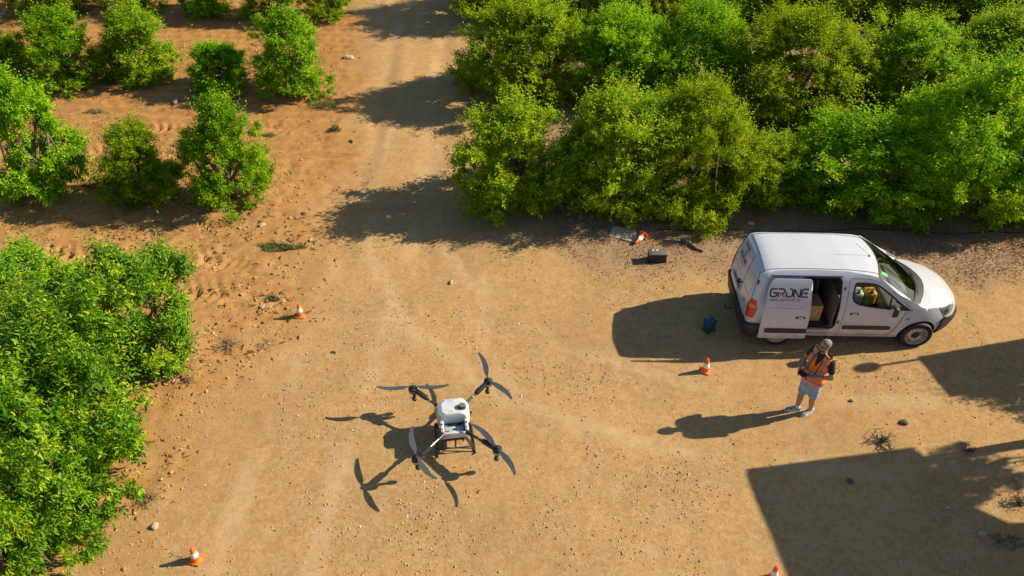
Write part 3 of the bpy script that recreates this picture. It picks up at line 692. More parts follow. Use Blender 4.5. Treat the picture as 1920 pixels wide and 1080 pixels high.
# cowl between screen and bonnet
cow = MB(); n = 20; v = []
for i in range(n + 1):
    y = -.675 + 1.35 * i / n; v += [(wsb(min(abs(y), .665)) - .02, y, hoodz(wsb(y), y) + .004), (hb(y) + .01, y, hoodz(hb(y), y) - .006)]
cow.add(v, [(2 * i, 2 * i + 1, 2 * i + 3, 2 * i + 2) for i in range(n)])
for s in (-1, 1): cow.add([(2.53, s * .67, hoodz(2.53, .67) + .002), (2.68, s * .675, hoodz(2.68, .67) - .004), (2.56, s * .72, hoodz(2.56, .72) + .003)], [(0, 1, 2)])
cowl = cow.build('cowl', M_BLACKPL, VAN)
for y0, y1 in ((-.52, .08), (.0, .56)):
    wp = MB(); pts = []
    for k in range(8): t = k / 7; y = y0 + (y1 - y0) * t; x = wsb(y) + .05 - .10 * t; pts.append((x, y, hoodz(x, y) + .035 + .05 * t))
    wp.tube(pts, .008, 5).build('wiper', M_RUB, cowl)
# glass
g = MB(); nu, nv = 24, 10; v = [tuple(ws_point(-1 + 2 * i / nu, j / nv)) for j in range(nv + 1) for i in range(nu + 1)]
g.add(v, [(j * (nu + 1) + i, j * (nu + 1) + i + 1, (j + 1) * (nu + 1) + i + 1, (j + 1) * (nu + 1) + i) for j in range(nv) for i in range(nu)])
ws = g.build('windscreen', M_GLASS, VAN)
sl = MB(); ring = [ws_point(-1 + 2 * i / nu, 0) for i in range(nu + 1)] + [ws_point(1, j / nv) for j in range(1, nv + 1)] + [ws_point(1 - 2 * i / nu, 1) for i in range(1, nu + 1)] + [ws_point(-1, 1 - j / nv) for j in range(1, nv)]
sl.tube(ring, .011, 6, closed=True).build('screen_seal', M_RUB, ws)
st = MB(); p = ws_point(-.80, .08); q = ws_point(-.80, .22); p2 = ws_point(-.68, .08); q2 = ws_point(-.68, .22); dz = Vector((0, 0, -.008))
st.add([p + dz, p2 + dz, q2 + dz, q + dz], [(0, 1, 2, 3)]).build('sticker', mat('green_sticker', (.05, .55, .06), .5), ws)
# side doors and windows
def mould_panel(x0, x1, z0, z1, fn, parent, th=.018):
    P = ccw(rounded(S([(x0, z0), (x1, z0), (x1, z1), (x0, z1)]), .03)); panel(MB(), P, [], fn, .05, th)
    m = MB(); panel(m, P, [], fn, .05, th); return m.build('moulding', M_BLACKPL, parent)
def handle_part(x, z, fn, parent, w=.17):
    m = MB(); P = ccw(rounded([(x - w / 2, z - .022), (x + w / 2, z - .022), (x + w / 2, z + .022), (x - w / 2, z + .022)], .02)); panel(m, P, [], fn, .04, .012)
    h = m.build('handle', M_BLACKPL, parent); m = MB(); P = ccw(rounded([(x - w * .32, z - .004), (x + w * .32, z - .004), (x + w * .26, z + .026), (x - w * .26, z + .026)], .012)); panel(m, P, [], lambda a, zz, o: fn(a, zz, o + .013), .04, .014)
    m.build('grip', M_WHITE, h); return h
for fn, fl in ((RIGHT, False), (LEFT, True)):
    d = MB(); panel(d, S(FDOOR), [S(FWIN)], lambda a, z, o: fn(a, z, .001), .06, flip=fl); door = d.build('front_door', M_WHITE, VAN)
    d = MB(); panel(d, inset(S(FWIN), .004), [inset(S(FWIN), -.028)], lambda a, z, o, f=fn: f(a, z, o - .004 if o == 0 else .004), .05, .008, flip=fl); d.build('window_seal', M_RUB, door)
    d = MB(); panel(d, S(FWIN), [], lambda a, z, o: fn(a, z, -.008), .06, flip=fl); d.build('window', M_GLASSD, door)
    bar = MB(); bar.tube([Vector(fn(1.99, z, -.002)) for z in np.linspace(.99, 1.30, 5)], .016, 6); bar.build('window_bar', M_RUB, door)
    mould_panel(1.21, 2.14, .485, .575, fn, door); handle_part(1.36, .875, fn, door)
    s = -1 if fn is RIGHT else 1
    mr = MB(); mr.box((2.03, s * .985, 1.085), (.13, .17, .22), bev=.05, seg=3); mr.tube([(2.06, s * .83, 1.0), (2.05, s * .93, 1.03)], .035, 8); mir = mr.build('mirror', M_BLACKPL, VAN)
    mg = MB(); mg.box((1.962, s * .985, 1.09), (.006, .13, .17), bev=.002, seg=1); mg.build('mirror_glass', M_CHROME, mir)
    rp = MB(); rp.lathe([(.022, 0), (.028, .006), (.012, .012)], 12, Matrix.Translation(Vector(fn(ax(2.42, .76), .76, 0))) @ rot_to((0, s, 0)).to_4x4() @ Matrix.Scale(1.5, 4, (1, 0, 0))); rp.build('side_repeater', M_CLEAR, VAN)
# left side sliding door, closed
d = MB(); panel(d, ccw(rounded([(.22, .33), (1.1, .33), (1.06, 1.62), (.2, 1.62)], .07)), [], LEFT, .07, .006, flip=True); sld = d.build('sliding_door', M_WHITE, VAN); mould_panel(.28, 1.06, .485, .575, lambda a, z, o: LEFT(a, z, o + .006), sld); handle_part(.95, .86, lambda a, z, o: LEFT(a, z, o + .006), sld)
# right sliding door, open: stands proud of the side and pushed back
SDX, SDY = -.60, -.085
SD = lambda a, z, o: (lambda p: (p[0] + SDX, p[1] + SDY - (.02 if z < .5 else .0), p[2]))(RIGHT(a, z, o))
SDP = ccw(rounded([(.175, .315), (1.10, .315), (1.075, .8), (.995, 1.645), (.24, 1.645), (.19, 1.45), (.175, .9)], [.03, .03, .1, .05, .10, .1, .1]))
d = MB(); panel(d, SDP, [], SD, .06, .035); sld = d.build('sliding_door', M_WHITE, VAN); sld['label'] = 'white sliding side door pushed back open with dark lettering'
SDO = lambda a, z, o: SD(a, z, o + .035)
mould_panel(.27, 1.085, .485, .575, SDO, sld); handle_part(.90, .855, SDO, sld, .19)
b = MB(); b.tube([SDO(x, z, .002) for x, z in dens([(.22, 1.075), (.75, 1.06), (.88, 1.085), (.955, 1.15), (.965, 1.3), (.95, 1.5)], .05, False)], .0055, 5); b.build('press_line', GROOVE, sld)
# lettering drawn with strokes
GLY = {'A': [[(0, 0), (.5, 1), (1, 0)], [(.35, .3), (.75, .3)]], 'G': [[(1, 1), (.2, 1), (0, .8), (0, .2), (.2, 0), (.85, 0), (1, .2), (1, .5), (.5, .5)]],
 'R': [[(0, 0), (0, .55)], [(0, 1), (.8, 1), (1, .82), (1, .62), (.8, .45), (.3, .45), (1, 0)]], 'O': [[(.55, 1), (.8, 1), (1, .8), (1, .2), (.8, 0), (.2, 0), (0, .2), (0, .55)]],
 'N': [[(0, 0), (0, .95), (.85, 0), (1, .1), (1, 1)]], 'E': [[(1, 1), (.25, 1), (0, .8), (0, 0), (1, 0)], [(.3, .5), (.9, .5)]], 'S': [[(1, 1), (.15, 1), (0, .85), (0, .6), (.15, .5), (.85, .5), (1, .4), (1, .15), (.85, 0), (0, 0)]],
 'V': [[(0, 1), (.5, 0), (1, 1)]], 'I': [[(.5, 0), (.5, 1)]]}
def strokes(mb, text, x0, z0, h, wd, gap, th, fn, slant=0.0):
    x = x0
    for ch in text:
        for pl in GLY[ch]:
            P = [Vector((x + px * wd + slant * pz * h, z0 + pz * h)) for px, pz in pl]
            for i in range(len(P) - 1):
                a, c = P[i], P[i + 1]; t = (c - a).normalized() * th / 2; nn = Vector((-t.y, t.x)); a2 = a - t * .6; c2 = c + t * .6
                k = max(1, int((c - a).length / .05)); v = []
                for j in range(k + 1): m = a2.lerp(c2, j / k); v += [fn(*(m + nn)), fn(*(m - nn))]
                mb.add(v, [(2 * j, 2 * j + 1, 2 * j + 3, 2 * j + 2) for j in range(k)])
        x += wd + gap
    return x
LZ = [0]
def on(fn, off=.003): 
    def f(a, z): LZ[0] += 1; return fn(a, z, off + (LZ[0] % 7) * .0002)
    return f
for txt, x0, z0, h, wd, gp, th, m in (('G', .235, 1.315, .15, .115, .03, .027, M_INK), ('R', .385, 1.315, .15, .115, .03, .027, M_INK), ('ONE', .535, 1.315, .15, .115, .03, .027, M_INK), ('AGR', .235, 1.225, .045, .036, .0175, .009, M_GREY), ('OSE', .3955, 1.225, .045, .036, .0175, .009, M_REDINK), ('RVEIS', .556, 1.225, .045, .036, .0175, .009, M_GREY)):
    L = MB(); strokes(L, txt, x0, z0, h, wd, gp, th, on(SDO), .12 if h < .1 else 0); L.build('lettering', m, sld, smooth=False)
L = MB(); GLY['/'] = [[(.3, .45), (1, 0)]]; strokes(L, '/', .385, 1.315, .15, .115, .03, .028, on(SDO, .0048)); L.build('lettering', M_REDINK, sld, smooth=False)
# wheels
def wheel(x, s):
    M = Matrix.Translation((x, s * .745, .315)) @ rot_to((0, s, 0)).to_4x4()
    t = MB(); t.lathe([(.20, -.085), (.27, -.095), (.303, -.088), (.315, -.06), (.316, 0), (.315, .06), (.303, .088), (.275, .097), (.215, .09), (.205, .06)], 40, M, cap=False); tyre = t.build('wheel', M_RUB, VAN)
    for k in range(4):
        z = -.045 + .03 * k; gr = MB(); gr.lathe([(.3165, z - .004), (.318, z), (.3165, z + .004)], 40, M, cap=False)
    r = MB(); r.lathe([(.213, .088), (.218, .094), (.208, .09), (.196, .05), (.170, .042), (.150, .060), (.128, .072), (.092, .070), (.072, .050), (.04, .048), (.0, .052)], 36, M, cap=False); rim = r.build('rim', M_STEEL, tyre)
    for k in range(14):
        h = MB(); t_ = 2 * math.pi * k / 14; h.lathe([(.0, .0), (.0165, .0), (.0165, .004), (0, .005)], 10, M @ Matrix.Translation((.165 * math.cos(t_), .165 * math.sin(t_), .0455)) @ Matrix.Rotation(t_, 4, 'Z') @ Matrix.Rotation(.5, 4, 'Y'))
        h.build('rim_hole', M_SEAM, tyre)
    c = MB(); c.lathe([(.075, .050), (.07, .066), (.05, .072), (0, .074)], 20, M); c.build('hub_cap', M_RUB, tyre)
    wl = MB(); n = 18; v = []
    for i in range(n + 1): a = R(190 - 200 * i / n); zz = .30 + .40 * math.sin(a); v += [(x + .40 * math.cos(a), s * (hull0(ax(min(x + .40 * math.cos(a), 3.3), zz), zz).y - .012), zz), (x + .40 * math.cos(a), s * .5, .30 + .40 * math.sin(a))]
    wl.add(v, [(2 * i, 2 * i + 1, 2 * i + 3, 2 * i + 2) for i in range(n)]); k = len(wl.v); wl.add([(x + .40 * math.cos(R(190 - 200 * i / n)), s * .5, .30 + .40 * math.sin(R(190 - 200 * i / n))) for i in range(n + 1)], [tuple(range(n + 1))]); wl.build('wheel_well', M_SEAM, VAN)
for x in (0, 2.728):
    for s in (-1, 1): wheel(x, s)
u = MB(); u.box((1.4, 0, .30), (3.9, 1.1, .14), bev=.03); u.box((1.36, 0, .30), (1.9, 1.52, .12), bev=.02); u.build('underbody', M_SEAM, VAN)
# bumpers
b = MB()
for fn, fl in ((RIGHT, False), (LEFT, True)):
    P = ccw([(ar(0, .30), .30), (VREAR, .60)] + [(ar(y, .60), .60) for y in (.2, .4, .55)] + [(ar(.64, .60), .60), (ar(.70, .68), .68), (ar(.72, .60) + .04, .60), (VA0 + .02, .585), (VA0 + .015, .27)] + [(ar(y, .27), .27) for y in (.6, .3)])
    panel(b, P, [], fn, .06, .045, flip=fl)
rb = b.build('rear_bumper', M_BLACKPL, VAN)
hk = MB(); hk.tube([(-.74, -.1, .34), (-.84, -.1, .30), (-.90, -.1, .33), (-.90, -.06, .38)], .016, 7); hk.build('tow_hook', M_BLACKPL, VAN)
b = MB()
for fn, fl in ((RIGHT, False), (LEFT, True)):
    P = ccw([(ax(3.13, .27), .27)] + [(ay(y, .23), .23) for y in (.6, .4, .2)] + [(VEND, .23), (VEND, .62)] + [(ay(y, .62), .62) for y in (.2, .38, .5)] + [(ay(.62, .66), .66), (ax(3.22, .69), .69), (ax(3.16, .60), .60)])
    panel(b, P, [], fn, .06, .03, flip=fl)
fb = b.build('front_bumper', M_BLACKPL, VAN)
b = MB()
for fn, fl in ((RIGHT, False), (LEFT, True)): panel(b, ccw([(ay(y, .40), .40) for y in (.42, .2)] + [(VEND, .40), (VEND, .55), (ay(.2, .55), .55), (ay(.42, .55), .55)]), [], lambda a, z, o, f=fn: f(a, z, .036), .05, flip=fl)
b.build('grille', M_SEAM, fb)
b = MB()
for fn, fl in ((RIGHT, False), (LEFT, True)): panel(b, ccw([(ay(.40, .70), .70), (VEND, .72), (VEND, .745), (ay(.40, .735), .735)]), [], lambda a, z, o, f=fn: f(a, z, .006), .05, flip=fl)
b.build('badge_bar', M_CHROME, VAN)
# lamps
for fn, fl, s in ((RIGHT, False, -1), (LEFT, True, 1)):
    P = ccw(rounded([(ax(3.03, .935), .935), (ax(3.20, .70), .70), (ay(.53, .74), .74), (ay(.44, .83), .83), (ay(.47, .87), .87), (ay(.56, .92), .92)], .02, 3))
    P = [(a, min(z, ztop(a) - .012)) for a, z in P]
    m = MB(); panel(m, P, [], fn, .04, .007, flip=fl); hl = m.build('headlight', M_CLEAR, VAN)
    c = Vector(fn(ax(3.22, .815), .815, .0085)); c1 = Vector(fn(ax(3.22, .815), .815, .02)); m = MB(); m.lathe([(.060, -.004), (.062, .001), (.046, .0025), (.02, .001), (0, .004)], 20, Matrix.Translation(c) @ rot_to(c1 - c).to_4x4()); m.build('lamp_bowl', M_CHROME, hl)
    m = MB(); panel(m, ccw([(ax(3.05, .925), .925), (ax(3.09, .87), .87), (ay(.60, .89), .89), (ay(.57, .912), .912)]), [], lambda a, z, o, f=fn: f(a, z, .009), .03, flip=fl); m.build('indicator', M_AMBER if False else M_CLEAR, hl)
    a0 = VA0 - .20
    P = ccw(rounded([(ar(.735, .73), .73), (a0 - .01, .74), (a0 + .02, .95), (a0 - .02, 1.13), (ar(.735, 1.15), 1.15), (ar(.70, .95), .95)], .03, 3))
    m = MB(); panel(m, P, [], fn, .04, .012, flip=fl); tl = m.build('tail_light', M_RED, VAN)
    P2 = ccw(rounded([(ar(.75, .97), .97), (a0 - .02, .97), (a0 - .01, 1.04), (ar(.75, 1.05), 1.05)], .02, 3)); m = MB(); panel(m, P2, [], lambda a, z, o, f=fn: f(a, z, .0145), .03, flip=fl); m.build('indicator', M_AMBER, tl)
    P2 = ccw(rounded([(ar(.715, .86), .86), (ar(.765, .86), .86), (ar(.765, .92), .92), (ar(.715, .93), .93)], .01, 3)); m = MB(); panel(m, P2, [], lambda a, z, o, f=fn: f(a, z, .0145), .03, flip=fl); m.build('reversing_lamp', M_CLEAR, tl)
# rear doors: seams, handle, plate, lettering
sm = MB()
sm.tube([RIGHT(ar(.12, z), z, .001) for z in np.linspace(.62, 1.70, 14)], .005, 4)
for f in (RIGHT, LEFT): sm.tube([f(ar(wz(z) - .075, z), z, .001) for z in np.linspace(.62, 1.66, 14)], .005, 4)
sm.tube([(-.47, y, roofz(-.47, y) + .001) for y in np.linspace(-.60, .60, 12)], .006, 4)
sm.build('rear_door_seam', M_SEAM, VAN)
for s in (-1, 1):
    dt = MB(); dt.tube([(x, s * .565, roofz(x, .565) + .0015) for x in np.linspace(-.47, 1.68, 20)], .006, 4); dt.build('roof_seam', M_SEAM, VAN)
    pl = MB(); f = RIGHT if s < 0 else LEFT; y0, y1 = (.20, .60) if s < 0 else (.02, .60)
    pl.tube([f(ar(y, z), z, .001) for y, z in dens([(y0, 1.06), (y1 - .05, 1.06), (y1, 1.12), (y1 - .04, 1.48), (y1 - .10, 1.53), (y0, 1.53)], .05, False)], .006, 5); pl.build('press_line', GROOVE, VAN)
REAR = lambda y, z, o: (LEFT if y > 0 else RIGHT)(ar(y, z), z, o)
h = MB(); h.tube([REAR(-.055, .98, .01), REAR(-.04, .95, .035), REAR(.03, .93, .038), REAR(.08, .96, .012)], [.018, .022, .022, .016], 8); h.build('rear_handle', M_BLACKPL, VAN)
h = MB(); h.box((-.725, .26, .78), (.03, .56, .14), bev=.01); lp = h.build('number_plate_recess', M_WHITE, VAN); h = MB(); h.box((-.742, .26, .775), (.004, .50, .105), bev=.001, seg=1); h.build('number_plate', mat('plate_white', (.72, .72, .68), .4), lp)
h = MB(); h.box((-.60, .30, 1.60), (.02, .30, .03), bev=.006); h.build('high_brake_light', M_RED, VAN)
RT = lambda u, z, o=0: REAR(.52 - u, z, .004 + (LZ[0] % 5) * .0002)
L = MB(); strokes(L, 'AGRONE', 0.0, 1.29, .085, .062, .018, .015, lambda u, z: RT(u, z)); L.build('lettering', M_INK, VAN, smooth=False)
L = MB()
for k in range(6):
    a = math.pi / 3 * k; cx, cz = .25 + .045 * math.cos(a), 1.455 + .04 * math.sin(a); v = [RT(cx + .02 * math.cos(a + t), cz + .02 * math.sin(a + t)) for t in np.linspace(0, 2 * math.pi, 7)[:-1]]; L.add(v, [tuple(range(6))])
L.build('emblem', M_TEAL, VAN, smooth=False)
L = MB(); strokes(L, 'AGROSERVEIS', .05, 1.20, .028, .022, .010, .006, lambda u, z: RT(u, z)); L.build('lettering', M_GREY, VAN, smooth=False)
L = MB(); strokes(L, 'V', .93, .80, .10, .06, .02, .012, lambda u, z: REAR(.52 - u, z, .004)); strokes(L, 'E', .99, .86, .05, .03, .01, .008, lambda u, z: REAR(.52 - u, z, .0045)); L.build('lettering', M_GREY, VAN, smooth=False)
# aerial
a = MB(); a.tube([(1.64, -.10, roofz(1.64, .1) - .01), (1.63, -.10, roofz(1.64, .1) + .03)], [.022, .012], 8); a.tube([(1.63, -.10, roofz(1.64, .1) + .025), (1.30, -.085, roofz(1.64, .1) + .30)], .004, 5); a.build('aerial', M_RUB, VAN)
# door opening trim: rubber round the hole, sill and steps
t = MB(); t.tube([RIGHT(x, z, -.004) for x, z in dens(SOPEN, .05)], .016, 6, closed=True); t.build('door_seal', M_RUB, VAN)
t = MB(); t.box((.62, -.76, .40), (.86, .12, .025), bev=.008); t.box((.58, -.795, .345), (.80, .06, .02), bev=.006); t.build('sill_step', M_BLACKPL, VAN)
t = MB(); t.tube([RIGHT(x, 1.645, .004) for x in np.linspace(-.35, .99, 12)], .014, 6); t.build('door_rail', M_BLACKPL, VAN)
for z in (1.42, .66):
    t = MB(); t.box((1.10 - (.03 if z > 1 else 0), -wz(z) - .002, z), (.03, .014, .08), bev=.004); t.build('door_latch', M_BLACKPL, VAN)
# load bay and cab
t = MB(); t.box((.95, 0, .445), (3.0, 1.50, .03)); t.build('load_floor', mat('rubber_floor', (.035, .036, .038), .9, var=.4, vscale=30), VAN)
t = MB(); t.box((.25, .735, 1.0), (1.6, .02, 1.10)); t.box((-.57, 0, 1.0), (.02, 1.40, 1.05)); t.build('load_bay_lining', M_DARKIN, VAN)
t = MB(); t.box((1.03, -.08, .82), (.03, 1.30, .74), bev=.005); bk = t.build('bulkhead', mat('hardboard', (.16, .125, .095), .8, var=.2, vscale=10), VAN)
t = MB(); t.box((1.03, -.08, 1.40), (.025, 1.14, .40), bev=.005); t.build('bulkhead_upper', M_DARKIN, bk)
t = MB(); t.tube([(.86, -.30, .50), (.70, -.12, 1.52)], .014, 6); t.build('strap', mat('webbing', (.10, .10, .10), .9), VAN)
for s in (-1, 1):
    t = MB(); t.box((1.48, s * .38, .74), (.50, .50, .16), bev=.05, seg=3); seat = t.build('seat', M_DARKIN, VAN)
    M = Matrix.Translation((1.25, s * .38, 1.06)) @ Matrix.Rotation(R(-14), 4, 'Y'); t = MB(); t.box((0, 0, 0), (.14, .48, .58), M, bev=.05, seg=3); t.box((-.01, 0, .38), (.10, .26, .17), M, bev=.04, seg=3); t.build('backrest', M_DARKIN, seat)
t = MB(); t.box((2.22, 0, .83), (.50, 1.44, .30), bev=.08, seg=3); t.box((2.42, 0, .965), (.30, 1.2, .08), bev=.03); dsh = t.build('dashboard', mat('dash_plastic', (.13, .135, .125), .7, var=.2, vscale=9), VAN)
M = Matrix.Translation((1.93, .38, 1.0)) @ Matrix.Rotation(R(-62), 4, 'Y'); t = MB(); t.tube([(.19 * math.cos(a), .19 * math.sin(a), 0) for a in np.linspace(0, 2 * math.pi, 25)[:-1]], .016, 7, M, closed=True); t.tube([(-.18, 0, -.01), (.18, 0, -.01)], .018, 6, M); t.tube([(0, 0, 0), (0, 0, -.2)], .03, 8, M); t.build('steering_wheel', M_RUB, VAN)

# things inside the van
def in_van(x, y, z): return VAN.location + Vector((x * math.cos(-.0098) - y * math.sin(-.0098), x * math.sin(-.0098) + y * math.cos(-.0098), z))
t = thing('cardboard_box', in_van(.66, -.42, .46), -.0098 + .06, 'brown cardboard box standing in the open side door of the van', 'box')
M_CARD = mat('cardboard', (.52, .30, .105), .85, var=.12, vscale=5); b = MB(); b.box((0, 0, .19), (.36, .36, .38), bev=.004, seg=1); b.build('carton', M_CARD, t)
for s in (-1, 1): b = MB(); b.box((0, s * .092, .383), (.358, .176, .004)); b.build('flap', M_CARD, t)
b = MB(); b.box((0, 0, .388), (.36, .045, .002)); b.build('packing_tape', mat('tape', (.45, .25, .09), .35), t)
L = MB()
for k in (0, 1): L.add([(-.12 + .05 * k, -.182, .27), (-.105 + .05 * k, -.182, .27), (-.105 + .05 * k, -.182, .33), (-.12 + .05 * k, -.182, .33)], [(0, 1, 2, 3)])
L.add([(-.135, -.182, .26), (-.04, -.182, .26), (-.04, -.182, .266), (-.135, -.182, .266)], [(0, 1, 2, 3)]); L.build('printed_marks', M_INK, t, smooth=False)
L = MB(); L.add([(.10, -.182, .20), (.14, -.182, .20), (.14, -.182, .25), (.10, -.182, .25)], [(0, 1, 2, 3)]); L.build('label_red', mat('red_print', (.6, .10, .09), .6), t, smooth=False)
L = MB(); L.tube([(.01, -.182, .12), (.05, -.182, .17), (.075, -.182, .25)], .006, 4); L.build('label_white', mat('white_print', (.75, .72, .68), .6), t)
t = thing('storage_crate', in_van(.62, .28, .46), -.0098, 'dark stacked storage crate behind the cardboard box in the van', 'crate'); b = MB(); b.box((0, 0, .25), (.62, .5, .5), bev=.02); b.build('shell', mat('crate_grey', (.055, .052, .05), .8, var=.2), t); b = MB(); b.box((0, 0, .52), (.65, .53, .05), bev=.015); b.build('lid', mat('crate_lid', (.08, .072, .065), .8), t)
def jerrycan(x, y, z, col, label):
    t = thing('jerrycan', in_van(x, y, z), -.0098 + .1, label, 'jerrycan', 'jerrycans on the front seat of the van'); m = mat('can_plastic', col, .45, var=.08)
    b = MB(); b.box((0, 0, .15), (.22, .24, .30), bev=.045, seg=3); b.build('tank', m, t); b = MB(); b.tube([(-.07, 0, .29), (-.05, 0, .345), (.05, 0, .345), (.07, 0, .29)], .02, 7); b.build('handle', m, t); b = MB(); b.lathe([(.03, .29), (.03, .33), (.0, .33)], 12, Matrix.Translation((.0, -.075, 0))); b.build('cap', M_RUB, t)
jerrycan(1.475, -.42, .825, (.55, .56, .50), 'whitish jerrycan on the van seat behind the side window'); jerrycan(1.735, -.41, .825, (.62, .34, .02), 'yellow jerrycan on the van seat behind the side window')

# ------------------------------------------------------------------ traffic cones
M_CONE = mat('cone_orange', (.92, .135, .006), .5, var=.10, vscale=14, col2=(.95, .19, .03)); M_BAND = mat('reflective_band', (.78, .77, .78), .35)
def cone(x, y, rz, label, tilt=None):
    t = thing('traffic_cone', (x, y, gz(x, y) + .004), rz, label, 'traffic cone', 'small orange traffic cones marking out the landing area')
    b = MB(); b.box((0, 0, .012), (.195, .195, .024), bev=.012, seg=2); b.lathe([(.082, .024), (.080, .032), (.070, .04)], 24); b.build('base', M_CONE, t)
    b = MB(); b.lathe([(.072, .038), (.060, .12)], 24, cap=False); b.lathe([(.0435, .215), (.026, .325), (.022, .333), (.012, .334), (.012, .30)], 24, cap=False); b.lathe([(.0585, .12), (.0425, .215)], 24, cap=False); b.build('body', M_CONE, t)
    b = MB(); b.lathe([(.0600, .118), (.0617, .121), (.0447, .217), (.0430, .219)], 24, cap=False); b.build('reflective_band', M_BAND, t)
    if tilt: t.rotation_euler = tilt; t.location.z += .10
    return t
cone(-4.347, 12.829, 3.889 + math.pi / 4, 'orange cone beside dry stalks and the patch of green weeds')
cone(-4.821, 7.176, 3.691 + math.pi / 4, 'orange cone close to the long-leaved bush, beside a curled twig')
cone(3.755, 11.413, 3.455 + math.pi / 4, 'orange cone beside the shadow of the white van')
p = px_ground(1449, 1083); cone(p.x, p.y, .45, 'orange cone beside the straight edge of the large shadow')
p = px_ground(1206, 446); cone(p.x, p.y, 0, 'orange cone lying on its side under a citrus tree', tilt=(R(96), R(8), R(-38)))

# ------------------------------------------------------------------ spraying drone
DR = thing('spraying_drone', (-.98, 9.63, gz(-.98, 9.63)), R(8.5), 'white four-rotor crop spraying drone parked on the dirt yard', 'drone')
M_TANK = mat('tank_white', (.50, .53, .52), .42, var=.05, vscale=6); M_CARB = mat('carbon_black', (.020, .021, .023), .42, var=.3, vscale=30); M_TUBE = mat('arm_tube', (.11, .11, .115), .28, .6)
M_BLADE = mat('rotor_blade', (.060, .066, .074), .40, var=.1); M_SLATE = mat('tray_grey', (.44, .48, .50), .5, var=.1); M_NAVY = mat('body_navy', (.02, .03, .09), .5); M_YEL = mat('yellow_tag', (.75, .48, .04), .5); M_SILV = mat('motor_silver', (.5, .5, .5), .3, .9)
def loft(mb, rings):
    n = len(rings[0]); v = [p for r in rings for p in r]; f = [(i * n + k, i * n + (k + 1) % n, (i + 1) * n + (k + 1) % n, (i + 1) * n + k) for i in range(len(rings) - 1) for k in range(n)]
    mb.add(v, f + [tuple(range(n - 1, -1, -1)), tuple((len(rings) - 1) * n + k for k in range(n))]); return mb
def octo(x, y0, y1, cx, cy, z): return [(-x + cx, y0, z), (x - cx, y0, z), (x, y0 + cy, z), (x, y1 - cy * 1.5, z), (x - cx * 1.3, y1, z), (-x + cx * 1.3, y1, z), (-x, y1 - cy * 1.5, z), (-x, y0 + cy, z)]
b = MB(); loft(b, [octo(.19, .02, .33, .04, .04, .26), octo(.245, -.015, .37, .05, .05, .36), octo(.255, -.02, .385, .05, .06, .50), octo(.225, -.01, .35, .05, .06, .60), octo(.165, .01, .30, .05, .05, .635)])
tank = b.build('tank', M_TANK, DR, angle=25)
b = MB(); M = Matrix.Translation((.145, .125, .625)); b.lathe([(.062, 0), (.062, .018), (.054, .022), (.054, .055), (.048, .060), (0, .060)], 24, M); b.build('filler_cap', M_CARB, tank)
b = MB(); b.lathe([(.046, .061), (.046, .064), (0, .064)], 20, M); b.build('cap_top', mat('cap_grey', (.20, .20, .20), .4, .3), tank)
b = MB()
for k in range(6): a = math.pi / 3 * k; b.box((-.02 + .035 * math.cos(a), .272 + .018 * math.sin(a), .637), (.018, .011, .003))
b.build('emblem', mat('print_cyan', (.12, .50, .58), .5), tank)
b = MB(); b.box((-.03, .06, .637), (.035, .005, .003)); b.box((-.045, .052, .637), (.005, .02, .003)); b.box((.045, .115, .637), (.005, .03, .003)); b.box((.055, .13, .637), (.022, .005, .003)); b.build('red_marks', M_REDINK, tank)
tank.scale = (1.13, 1.10, 1.04)
# housing with the open battery bay
b = MB(); b.box((-.185, -.115, .43), (.055, .24, .16), bev=.018); b.box((.185, -.115, .43), (.055, .24, .16), bev=.018); b.box((0, -.235, .40), (.42, .045, .13), bev=.016); b.box((0, -.12, .36), (.38, .24, .05), bev=.01); hs = b.build('housing', M_TANK, DR); hs.scale = (1.13, 1.10, 1.04)
b = MB(); b.box((0, -.105, .393), (.29, .19, .02), bev=.006); b.build('battery_tray', M_SLATE, hs)
b = MB(); b.box((0, -.055, .415), (.20, .018, .024), bev=.004); b.box((0, -.03, .42), (.26, .014, .035), bev=.004); b.box((-.105, -.17, .407), (.04, .03, .012), bev=.003); b.box((.105, -.17, .407), (.04, .03, .012), bev=.003); b.box((0, -.13, .407), (.05, .035, .010), bev=.003); b.build('battery_contacts', M_CARB, hs)
for s in (-1, 1):
    b = MB(); b.box((s * .150, -.12, .44), (.010, .17, .09), bev=.003); b.box((s * .186, -.09, .513), (.022, .035, .008), bev=.003); b.box((s * .186, -.19, .513), (.016, .02, .008), bev=.003); b.box((s * .215, -.12, .40), (.008, .16, .10), bev=.003); b.build('side_trim', M_NAVY, hs)
b = MB(); b.box((0, 0, .23), (.34, .42, .07), bev=.02); b.box((-.10, -.255, .30), (.03, .03, .06), bev=.006); b.box((.13, -.258, .28), (.03, .03, .08), bev=.006); b.box((0, -.25, .30), (.30, .02, .03), bev=.005); b.build('chassis', M_CARB, DR)
